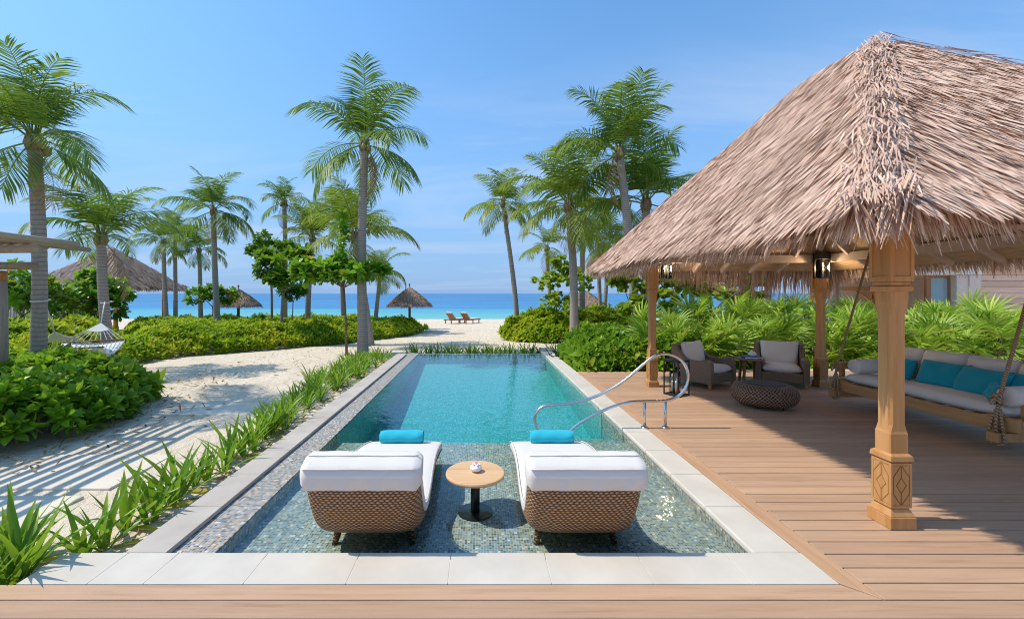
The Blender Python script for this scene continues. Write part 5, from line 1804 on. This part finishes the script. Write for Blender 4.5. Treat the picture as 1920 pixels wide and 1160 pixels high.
# ------------------------------------------------------------------ fan palms behind the deck
def fan_mesh(name, L, n, spread, droop, seed, mat='fan'):
    r = random.Random(seed)
    V, Q, T, o = [], [], [], 0
    m = MB().tube([(-.35, 0, -.10), (0, 0, 0)], [.007, .006], 4, caps=False)
    V.append(np.array(m.v)); Q.append(np.array(m.f)); T.append(np.full(len(m.v), .7)); o = len(m.v)
    for k in range(n):
        a = -spread / 2 + spread * k / (n - 1) + r.uniform(-.11, .11)
        l = L * (.72 + .28 * math.cos(a * .8)) * r.uniform(.9, 1.08)
        v, q = ribbon_leaf(l, .046, droop * r.uniform(.6, 1.5), .45, shape=(.18, .9, 1.0, .7, .05))
        c, s = math.cos(a), math.sin(a)
        x = v[:, 0] * c - v[:, 1] * s; y = v[:, 0] * s + v[:, 1] * c
        v = np.stack([x, y, v[:, 2] + .10 * l * np.abs(np.sin(a)) * (v[:, 0] / l)], 1)
        V.append(v); Q.append(q + o); o += len(v)
        tv = min(1, max(0, r.gauss(.52, .16)))
        T.append(np.full(len(v), tv))
    return np_mesh(name, np.concatenate(V), np.concatenate(Q), mat, np.concatenate(T))
FANS = [fan_mesh('fan_leaf', .50, 15, R(200), .20, k) for k in range(3)] + [fan_mesh('fan_leaf', .42, 11, R(160), .42, 10 + k) for k in range(2)]
FAN_DEAD = fan_mesh('dry_fan_leaf', .40, 11, R(120), .9, 77, 'palm_dead')
def fan_plant(x, y, h, n, seed, label, group):
    r = random.Random(seed)
    t = empty('fan_palm', (x, y, zg(y)), label=label, cat='fan palm', group=group)
    for c in range(3):
        a = r.uniform(0, 6.28)
        bx, by = math.cos(a) * .12, math.sin(a) * .12
        tx, ty, tz = bx + math.cos(a) * .18, by + math.sin(a) * .18, h * r.uniform(.6, .95)
        MB().tube([(bx, by, -.05), ((bx + tx) / 2 + .03, (by + ty) / 2, tz * .5), (tx, ty, tz)], [.018, .015, .012], 6).build('cane', 'boot', t, local=True, recalc=False)
    for k in range(n):
        f = (k + .5) / n
        az = k * 2.39996 + r.uniform(-.4, .4) + seed
        el = R(30) + R(60) * f + r.uniform(-.4, .4)
        rad = .30 * (1 - f * .5)
        z = h * (.25 + .68 * f)
        s = r.uniform(.7, 1.2)
        if k == 0:
            link('dry_fan_leaf', FAN_DEAD, t, (math.cos(az) * rad, math.sin(az) * rad, z + .1), (r.uniform(-.6, .6), .5, az), (s, s, s))
            continue
        link('fan_leaf', FANS[r.randrange(5)], t, (math.cos(az) * rad, math.sin(az) * rad, z), (r.uniform(-.9, .9), -el + R(20), az), (s, s, s))
k = 0
for row, (y0, h0, n_, x0, x1, step) in enumerate(((9.95, 1.25, 16, 4.1, 13.0, .55), (10.8, 1.58, 16, 4.2, 14.2, .62), (11.9, 1.72, 12, 4.8, 15.5, .80))):
    x = x0
    while x < x1:
        px = 900 + x * F / y0
        hh = h0 * random.uniform(.82, 1.12) * (.93 if px > 1650 else 1.0)
        fan_plant(x + random.uniform(-.15, .15), y0 + random.uniform(-.3, .3), hh, n_, 300 + k, ('low fan palm along the front of the bank behind the deck', 'fan palm of middle height in the bank behind the deck', 'tall fan palm at the back of the bank behind the deck')[row], 'fan palms behind the deck')
        x += step; k += 1

# ------------------------------------------------------------------ spider lilies along the pool
LV = []
for k in range(7):
    rr = random.Random(k)
    v, q = ribbon_leaf(.50, .040, .08 + .15 * (k % 4), .5, shape=(.55, .8, 1.0, .95, .75, .45, .03), twist=rr.uniform(-.5, .5))
    tt = np.full(len(v), .25 + .08 * k)
    tt[-3:] = min(1, tt[0] + .2)
    LV.append((v, q, tt))
LM = [np_mesh('leaf', *LV[k][:2], 'lily', LV[k][2], True) for k in range(7)]
yl = LV[6][2] * 0 + .97
LMY = np_mesh('leaf', LV[6][0], LV[6][1], 'lily', yl, True)
LG = 'spider lilies beside the pool'
def lily(x, y, s, seed, near):
    r = random.Random(seed)
    if not (y < 11.9 or x < -2.3): lab = 'clump of spider lily leaves behind the pool overflow edge'
    elif y < 3.3: lab = 'broad-leaved spider lily clump beside the corner of the front coping'
    elif y < 5.3: lab = 'broad-leaved spider lily clump along the coping beside the shallow shelf'
    else: lab = 'spider lily clump in the strip beside the deep part of the pool'
    t = empty('spider_lily', (x, y, zg(y) - .01), label=lab, cat='lily', group=LG if y < 11.9 or x < -2.3 else 'spider lilies behind the pool')
    n = r.randint(9, 13)
    V, Q, T, o = [], [], [], 0
    for k in range(n):
        f = (k + .5) / n
        az = k * 2.39996 + r.uniform(-.4, .4)
        el = R(48) + R(36) * f + r.uniform(-.15, .15)
        sc_ = s * r.uniform(.75, 1.15)
        w = r.uniform(.8, 1.25) * s * (1.25 if near else 1.0)
        if k == 0 and r.random() < .6:
            el = R(20); i = -1
        else:
            i = r.randrange(7)
        if near:
            link('leaf', LMY if i < 0 else LM[i], t, (math.cos(az) * .03, math.sin(az) * .03, 0), (r.uniform(-.3, .3), -el, az), (sc_, w, sc_))
        else:
            v, q, tt = LV[max(i, 0)]
            v = (v * np.array([[sc_, w, sc_]])) @ rotm(az, el, 0).T
            V.append(v); Q.append(q + o); o += len(v)
            T.append(np.clip(tt + r.gauss(0, .12), 0, 1))
    if not near:
        link('leaves', np_mesh('leaves', np.concatenate(V), np.concatenate(Q), 'lily', np.concatenate(T)), t)['kind'] = 'stuff'
k = 0
y = 2.45
while y < 12.6:
    wid = .16 if y < 5.6 else min(.95, .16 + (y - 5.6) * .25)
    rows = 1 if y < 5.3 else (2 if y < 7 else 4)
    for j in range(rows):
        x = -2.60 - random.uniform(0, 1) * wid - (.28 if y < 2.9 else 0)
        lily(x, y + random.uniform(-.06, .06), random.uniform(.68, 1.0) * (1.0 if y < 6 else .88), 500 + k, y < 6.0)
        k += 1
    y += .155 if y < 5.6 else .24
for i in range(4):
    lily(-2.95 - .14 * i - .05 * (i % 2), 2.72 + .10 * (i % 3), random.uniform(.75, 1.05), 900 + i, True)
x = -2.2
while x < 2.5:
    lily(x + random.uniform(-.05, .05), 12.75 + random.uniform(-.15, .25), random.uniform(.75, 1.05), 700 + k, False)
    x += .15; k += 1

# ================================================================== OTHER STRUCTURES
# ------------------------------------------------------------------ log pergola by the shrub
def build_log_pergola():
    t = empty('log_pergola', (-6.8, 5.0, zg(5)), label='weathered log pergola with round crossing beams beside the shrub', cat='pergola')
    g = zg(5)
    for x, y in ((-6.78, 5.95), (-9.4, 5.95), (-9.4, 3.4)):
        p = MB().tube([(x, y, g - .1), (x + .01, y, 1.0), (x, y, 1.88)], [.085, .08, .076], 14).build('post', 'log_v', t, smooth=True)
        MB().tube([(x, y, 1.881), (x, y, 2.02)], [.076, .076], 14).build('post_head', 'orange_wood', p, smooth=True)
    MB().tube([(-9.6, 5.95, 2.09), (-6.28, 5.95, 2.09)], [.058, .054], 12).build('beam', 'log', t, smooth=True)
    MB().tube([(-9.6, 5.25, 2.24), (-5.50, 5.25, 2.26)], [.062, .056], 12).build('beam', 'log', t, smooth=True)
    MB().tube([(-9.6, 3.75, 2.24), (-5.50, 3.75, 2.26)], [.062, .056], 12).build('beam', 'log', t, smooth=True)
    r = random.Random(2)
    k = 0
    x = -9.3
    while x < -5.45:
        y1 = 5.95 + r.uniform(-.12, .35)
        if x > -5.75: y1 = 5.75
        dz = r.uniform(-.01, .01)
        MB().tube([(x, 3.05 + r.uniform(-.08, .08), 2.36 + dz), (x + r.uniform(-.02, .02), 4.5, 2.365 + dz), (x + r.uniform(-.01, .08), y1, 2.36 + dz)], [.043, .041, .036], 10).build('rafter_log', 'log', t, smooth=True)
        x += .165; k += 1
build_log_pergola()

# ------------------------------------------------------------------ hammock
def build_hammock():
    A = Vector((at(76, 7.0), 7.0, hz(563, 7.0))); B = Vector((at(200, 10.0), 10.0, hz(566, 10.0)))
    u = (B - A); u.z = 0; Ln = u.length; u.normalize()
    v = Vector((u.y, -u.x, 0))
    mid = (A + B) / 2
    t = empty('rope_hammock', (mid.x, mid.y, zg(mid.y)), label='white rope hammock with wooden spreader bars slung between two palms', cat='hammock')
    def P(s, w, z):
        q = A + u * s + v * w
        return Vector((q.x, q.y, z))
    s0, s1 = Ln * .31, Ln * .76
    hw = .52
    zb = .66
    for s in (s0, s1):
        MB().tube([P(s, -hw - .03, zb), P(s, hw + .03, zb)], .016, 10).build('spreader_bar', 'teak_dark', t, smooth=True)
    rows = []
    for i in range(13):
        f = i / 12
        row = []
        for k in range(15):
            w = k / 14 * 2 - 1
            sag = .20 * (1 - (2 * f - 1) ** 2) + .17 * (1 - w * w) * (.25 + .75 * (1 - (2 * f - 1) ** 2))
            row.append(P(s0 + (s1 - s0) * f, w * hw * (1 - .06 * math.sin(PI * f)), zb - .012 - sag))
        rows.append(row)
    m = loft(rows)
    o = m.build('woven_bed', 'cord', t, smooth=True)
    md = o.modifiers.new('thick', 'SOLIDIFY'); md.thickness = .012
    nm = MB()
    for k in range(15):
        nm.tube([rows[i][k] + Vector((0, 0, .006)) for i in range(13)], .008, 5)
    e = nm.build('bed_cords', 'cord', t, smooth=True, recalc=False)
    e['kind'] = 'stuff'
    for s, T_, sg, off in ((s0, A, 1, .30), (s1, B, -1, -.25)):
        Rg = P((s + (0 if sg > 0 else Ln)) / 2 if sg > 0 else (s1 + Ln) / 2, 0, 1.02)
        tree = A if sg > 0 else B
        tr = MB().tube([tuple(tree + u * (.14 * sg)), tuple(Rg)], .012, 7).build('hanging_rope', 'cord', t, smooth=True)
        c = MB()
        ring = [tree + Vector((math.cos(a) * .118, math.sin(a) * .118, .02 * math.sin(a))) for a in [2 * PI * i / 18 for i in range(18)]]
        c.tube(ring, .010, 6, closed=True)
        c.build('tree_loop', 'cord', t, smooth=True)
        cl_ = MB()
        for k in range(11):
            w = k / 10 * 2 - 1
            cl_.tube([tuple(Rg), tuple(P(s, w * hw, zb))], .0055, 5)
        co = cl_.build('fan_cords', 'cord', t, recalc=False)
        co['kind'] = 'stuff'
        nn = MB()                          # knotted net near the ring
        q0, q1 = Rg, Rg.lerp(P(s, 0, zb), .42)
        nn.add([tuple(q0), tuple(q1 + v * .19), tuple(q1 + (q1 - q0) * .25), tuple(q1 - v * .19)], [(0, 1, 2, 3)])
        no = nn.build('knotted_net', 'cord', t)
        md = no.modifiers.new('thick', 'SOLIDIFY'); md.thickness = .01
    c = P(s0 + (s1 - s0) * .72, .12, zb - .20)
    pm = MB(); pillow_mesh(pm, .60, .34, .15, 14, 10, .42, 5)
    place_mesh('striped_pillow', pm, 'stripe', c, (R(75), R(8), math.atan2(v.y, v.x) + .2), 'blue and white striped pillow lying in the hammock', 'pillow')
build_hammock()

# ------------------------------------------------------------------ thatched hut, umbrellas
def build_hut():
    x1, y0, w = -19.6, 22.8, 5.2
    x0, y1 = x1 - w, y0 + w
    g = zg(25)
    t = empty('thatched_hut', ((x0 + x1) / 2, (y0 + y1) / 2, g), label='grey thatched pyramid-roofed hut behind the shrubs and stick fence', cat='hut')
    parts, c, A, B = hip_roof(x0, x1, y0, y1, 2.10, 4.50, 260, .45, .040, .06, (.12, .3), 60, tidy=.6)
    V, Fq, T = cat_np(parts)
    V, Fq, T = trim_over(V, Fq, T, x0, x1, y0, y1, 2.10, 4.50, w / 2, .15, .2, (-99, -99))
    o = link('thatch', np_mesh('thatch', V - np.array(wloc(t)), Fq, 'thatch_far', T), t)
    o['kind'] = 'stuff'
    roof_shell(c, A, B, .12).build('roof_underlay', 'thatch_base', t)
    for px, py in ((x0 + .8, y0 + .8), (x1 - .8, y0 + .8), (x0 + .8, y1 - .8), (x1 - .8, y1 - .8)):
        MB().tube([(px, py, g), (px, py, 2.6)], .11, 12).build('post', 'orange_wood', t, smooth=True)
build_hut()
def umbrella(px, D, dia, ytop, yeave, label):
    x = at(px, D)
    g = zg(D)
    ze, zt = hz(yeave, D), hz(ytop, D)
    t = empty('thatched_umbrella', (x, D, g), label=label, cat='beach umbrella', group='thatched beach umbrellas')
    n = 5200
    r = dia / 2
    v = np.sqrt(rng.uniform(0, 1, n))
    a = rng.uniform(0, 6.283, n)
    cv = v ** 1.15
    er = np.stack([np.cos(a), np.sin(a), np.zeros(n)], 1)
    zz = zt + (ze + .12 - zt) * cv
    P = er * (r * .97 * v)[:, None] + np.array([[0, 0, 1]]) * (zz - g)[:, None]
    sl = (zt - ze) / r
    dn = er + np.array([[0, 0, -sl]])
    nn = er * sl + np.array([[0, 0, 1.0]])
    nn /= np.linalg.norm(nn, axis=1, keepdims=True)
    dn = dn + rng.normal(0, .1, (n, 3))
    A_ = strands(P, dn, nn, rng.uniform(.16, .3, n), rng.uniform(.014, .03, n), rng.uniform(0, .02, n), np.where(v > .88, .10, 0.0), np.clip(rng.normal(.55, .25, n), 0, 1))
    m = 900
    a = rng.uniform(0, 6.283, m)
    er = np.stack([np.cos(a), np.sin(a), np.zeros(m)], 1)
    P = er * r * .98 + np.array([[0, 0, ze + .12 - g]])
    dn = er * .15 + np.array([[0, 0, -1.0]]) + rng.normal(0, .12, (m, 3))
    B_ = strands(P, dn, er, rng.uniform(.10, .22, m), rng.uniform(.016, .03, m), np.zeros(m), np.zeros(m), np.clip(rng.normal(.4, .25, m), 0, 1))
    k = 60
    a = rng.uniform(0, 6.283, k)
    er = np.stack([np.cos(a), np.sin(a), np.zeros(k)], 1)
    P = np.zeros((k, 3)) + np.array([[0, 0, zt - g - .02]])
    C_ = strands(P, er * .25 + np.array([[0, 0, 1.0]]), er, rng.uniform(.15, .26, k), rng.uniform(.015, .03, k), np.zeros(k), np.zeros(k), np.clip(rng.normal(.3, .2, k), 0, 1))
    V, Fq, T = cat_np([A_, B_, C_])
    o = link('thatch', np_mesh('thatch', V, Fq, 'thatch_warm', T), t)
    o['kind'] = 'stuff'
    MB().lathe([(.05, zt - g - .02), (r * .5, (zt + ze + .12) / 2 - g + .0), (r * .96, ze + .11 - g), (r * .9, ze + .06 - g), (.05, zt - g - .15)], 32).build('underlay', 'thatch_base', t, local=True)
    MB().tube([(0, 0, -.1), (0, 0, zt - g - .1)], .075, 12).build('pole', 'bark_red', t, local=True, smooth=True)
umbrella(768, 25.5, 2.55, 538, 573, 'thatched beach umbrella standing next to the two beach loungers')
umbrella(447, 24.5, 2.25, 541, 573, 'thatched beach umbrella behind the hedge beside a palm trunk')
umbrella(1095, 27.0, 2.6, 543, 574, 'thatched beach umbrella half hidden by shrubs and palm trunks')

# ------------------------------------------------------------------ beach loungers
def beach_lounger(x, y, rz, label):
    t = empty('beach_lounger', (x, y, zg(y)), rz, label=label, cat='sun lounger', group='wooden loungers on the beach')
    for sy in (-1, 1):
        MB().box(-.95, .95, sy * .33 - .025, sy * .33 + .025, .27, .34).build('side_rail', 'teak_dark', t, local=True, bevel=.005)
        for sx in (-.75, .75):
            MB().box(sx - .035, sx + .035, sy * .33 - .03, sy * .33 + .03, 0, .269).build('leg', 'teak_dark', t, local=True)
    for k in range(8):
        MB().box(-.22 + k * .145, -.22 + k * .145 + .12, -.30, .30, .315, .336).build('slat', 'teak_dark', t, local=True)
    m = MB()
    m.prism([(-.25, .34), (-.72, .86), (-.76, .83), (-.29, .31)], -.32, .32, 'y')
    m.build('backrest', 'teak_dark', t, local=True)
    m = MB()
    m.prism([(.93, .338), (-.22, .338), (-.70, .872), (-.64, .925), (-.19, .42), (.93, .42)], -.31, .31, 'y')
    m.build('cushion', 'white', t, local=True, bevel=.02)
p = ground(850, 606)
beach_lounger(p.x + .15, p.y, R(48), 'wooden beach lounger nearer the umbrella, back raised, white cushion')
beach_lounger(p.x + 1.30, p.y - .1, R(48), 'wooden beach lounger farther from the umbrella, back raised, white cushion')

# ------------------------------------------------------------------ house behind the fan palms
def build_house():
    D = 15.0
    g = zg(D)
    t = empty('beach_house', (at(1830, D), D + 2, g), label='pinkish timber-sided house with glass door behind the fan palms', cat='house')
    def W(a, b, y0, y1, z0, z1, name, mat, bev=0.0):
        return MB().box(at(a, D), at(b, D), y0, y1, z0, z1).build(name, mat, t, bevel=bev)
    W(1838, 2300, D + .06, D + 4, g, 3.2, 'wall', 'plaster')
    W(1722, 1747, D + 1.0, D + 1.2, g, 2.3, 'side_wall', 'bark_red')
    W(1794, 1816, D, D + .35, g, 2.35, 'pillar', 'plaster', .01)
    W(1816, 1838, D - .04, D + .30, g, 2.35, 'pillar', 'plaster', .01)
    W(1690, 1840, D - .05, D + 4, 2.36, 2.75, 'lintel', 'white_paint', .01)
    fr = MB()
    for a, b in ((1748, 1757), (1790, 1794)):
        fr.box(at(a, D), at(b, D), D + .2, D + .28, g, 2.34)
    fr.box(at(1757, D), at(1790, D), D + .2, D + .28, 2.26, 2.34)
    d = fr.build('door_frame', 'teak_dark', t)
    MB().box(at(1757, D), at(1790, D), D + .23, D + .25, g, 2.26).build('glass_pane', 'window_glass', d)
    MB().box(at(1700, D), at(1838, D), D + 3.0, D + 3.1, g, 2.36).build('inner_wall', 'plaster', t)
    z = g + .2
    k = 0
    while z < 3.1:
        MB().box(at(1839, D) + .01, at(2300, D), D + .0 + .012 * (k % 2), D + .055, z, z + .19).build('siding_board', 'siding', t, bevel=.004)
        z += .205; k += 1
    # thatched eave of the house side
    parts, c, A, B = hip_roof(at(1690, D) - .6, at(2300, D), D - .12, D + 5, 2.80, 5.2, 60, .5, .05, .05, (.1, .3), 30)
    V, Fq, T = cat_np(parts)
    o = link('thatch', np_mesh('thatch', V - np.array(wloc(t)), Fq, 'thatch_far', T), t)
    o['kind'] = 'stuff'
    roof_shell(c, A, B, .12).build('roof_underlay', 'thatch_base', t)
build_house()

# ------------------------------------------------------------------ far log pergola, timber frame, stick fence, villas
def build_far_pergola():
    D = 14.0
    t = empty('far_log_pergola', (at(1350, D), D + 1, zg(D)), label='slatted log pergola beyond the fan palm bank', cat='pergola')
    x0, x1 = at(1255, D), at(1400, D)
    for y in (D, D + 2.4):
        MB().tube([(x0, y, 2.12), (x1, y, 2.12)], .06, 8).build('beam', 'log', t, smooth=True)
    MB().tube([(at(1348, D), D - .7, 1.98), (at(1420, D), D - .7, 1.98)], .055, 8).build('beam', 'log', t, smooth=True)
    for x in (x0 + .15, x1 - .15, at(1365, D)):
        for y in (D, D + 2.4):
            MB().tube([(x, y, zg(D)), (x, y, 2.06)], .10, 10).build('post', 'log_v', t, smooth=True)
    for a in (1352, 1414):
        MB().tube([(at(a, D), D - .7, zg(D)), (at(a, D), D - .7, 1.92)], .08, 10).build('post', 'log_v', t, smooth=True)
    x = x0 - .1
    while x < x1 + .2:
        MB().tube([(x, D - .5, 2.22), (x + .25, D + 2.8, 2.22)], .04, 7).build('rafter_log', 'log', t, smooth=True)
        x += .15
build_far_pergola()
def build_timber_frame():
    D = 17.0
    g = zg(D)
    t = empty('timber_swing_frame', (at(1585, D), D, g), label='plain orange timber frame with braces seen behind the pavilion post', cat='timber frame')
    z = hz(541, D)
    MB().bar((at(1523, D), D, z), (at(1648, D), D, z), .14, .16).build('beam', 'orange_wood', t)
    for a, s in ((1530, -1), (1640, 1)):
        MB().bar((at(a, D) + s * .35, D - .5, g), (at(a, D), D, z - .08), .13, .13).build('leg', 'orange_wood', t)
        MB().bar((at(a, D) + s * .35, D + .6, g), (at(a, D), D + .1, z - .08), .13, .13).build('leg', 'orange_wood', t)
        MB().bar((at(a, D) - s * .7, D, z - .08), (at(a, D) + s * .12, D - .1, z - .75), .09, .09).build('brace', 'orange_wood', t)
build_timber_frame()
def build_fence():
    D = 16.6
    t = empty('stick_fence', (at(130, D), D, zg(D)), label='low grey stick fence between shrubs and the thatched hut', cat='fence')
    r = random.Random(9)
    x = at(-40, D)
    k = 0
    while x < at(190, D):
        MB().tube([(x, D, zg(D)), (x + r.uniform(-.02, .02), D, hz(563, D) + r.uniform(-.08, .06))], .035, 6).build('stake', 'log_v', t, smooth=True)
        x += .105; k += 1
    t2 = empty('stick_fence', (at(1750, 12.9), 12.9, zg(13)), label='short stake fence at the foot of the fan palm bank', cat='fence')
    x = at(1480, 12.9)
    while x < at(1930, 12.9):
        MB().tube([(x, 12.9, zg(12.9)), (x + r.uniform(-.02, .02), 12.9, 1.1 + r.uniform(-.1, .12))], .038, 6).build('stake', 'log_v', t2, smooth=True)
        x += .13
build_fence()
def water_villa(px, D, w, label):
    x = at(px, D)
    t = empty('water_villa', (x, D, -.74), label=label, cat='villa', group='overwater villas on the horizon')
    h = w * .32
    MB().box(-w / 2, w / 2, -w / 2, w / 2, .35, h).build('wall', 'bark_red', t, local=True)
    m = MB()
    a = w * .68
    m.add([(-a, -a, h), (a, -a, h), (a, a, h), (-a, a, h), (0, 0, h + w * .42)], [(0, 1, 4), (1, 2, 4), (2, 3, 4), (3, 0, 4), (0, 3, 2, 1)])
    m.build('roof', 'thatch_base', t, local=True)
    for sx in (-1, 1):
        for sy in (-1, 1):
            MB().box(sx * w * .4 - .1, sx * w * .4 + .1, sy * w * .4 - .1, sy * w * .4 + .1, -1, .36).build('stilt', 'bark', t, local=True)
water_villa(1583, 150, 4.2, 'small overwater villa seen through the timber frame')
water_villa(1612, 160, 4.8, 'larger overwater villa seen beside the carved post')
for k, (x, y, s) in enumerate(((2.30, 9.42, .16), (2.52, 9.33, .11), (2.75, 9.40, .12))):
    m = MB()
    m.lathe([(0, -.25), (.6, -.2), (.95, 0), (.9, .3), (.5, .55), (.0, .6)], 12)
    rr = random.Random(k)
    m.v = [(a * s * rr.uniform(.85, 1.15), b * s * rr.uniform(.85, 1.15), c * s * rr.uniform(.9, 1.1)) for a, b, c in m.v]
    o = place_mesh('white_stone', m, 'white_stone', (x, y, zg(y) + .03), (0, 0, k), 'white coral stone at the shrub foot by the deck corner', 'stone', 'white stones by the deck corner')

# ------------------------------------------------------------------ dry leaf litter on the sand
def build_litter():
    pr = []
    for k in range(4):
        v, q = ribbon_leaf(.085 + .02 * k, .026, -.25, .6, shape=(.3, .9, 1.0, .1))
        pr.append((v, q, np.full(len(v), .2 + .2 * k)))
    P = []
    for _ in range(330):
        y = random.uniform(2.5, 11.5)
        x = -2.38 - abs(random.gauss(0, .22)) - (.15 if y > 6 else 0) * random.random()
        if y < 2.8 and x > -2.75: continue
        P.append((x, y, zg(y) + .012))
    for _ in range(240):
        y = random.uniform(4.2, 9.5)
        x = -4.9 + random.gauss(.1, .35) - max(0, y - 6.5) * .45
        P.append((x, y, zg(y) + .020))
    for _ in range(150):
        y = random.uniform(9, 19)
        P.append((random.uniform(-7, -2.6), y, zg(y) + .022))
    P = np.array(P)
    V, Fq, T = scatter(pr, P, rng.uniform(0, 6.28, len(P)), rng.uniform(.5, 1.1, len(P)), rng.normal(0, .25, (len(P), 2)), .2)
    o = link('leaf_litter', np_mesh('leaf_litter', V, Fq, 'palm_dead', T))
    tag(o, 'dry brown leaf litter scattered over the sand by the planting', 'leaf litter', kind='stuff')
build_litter()
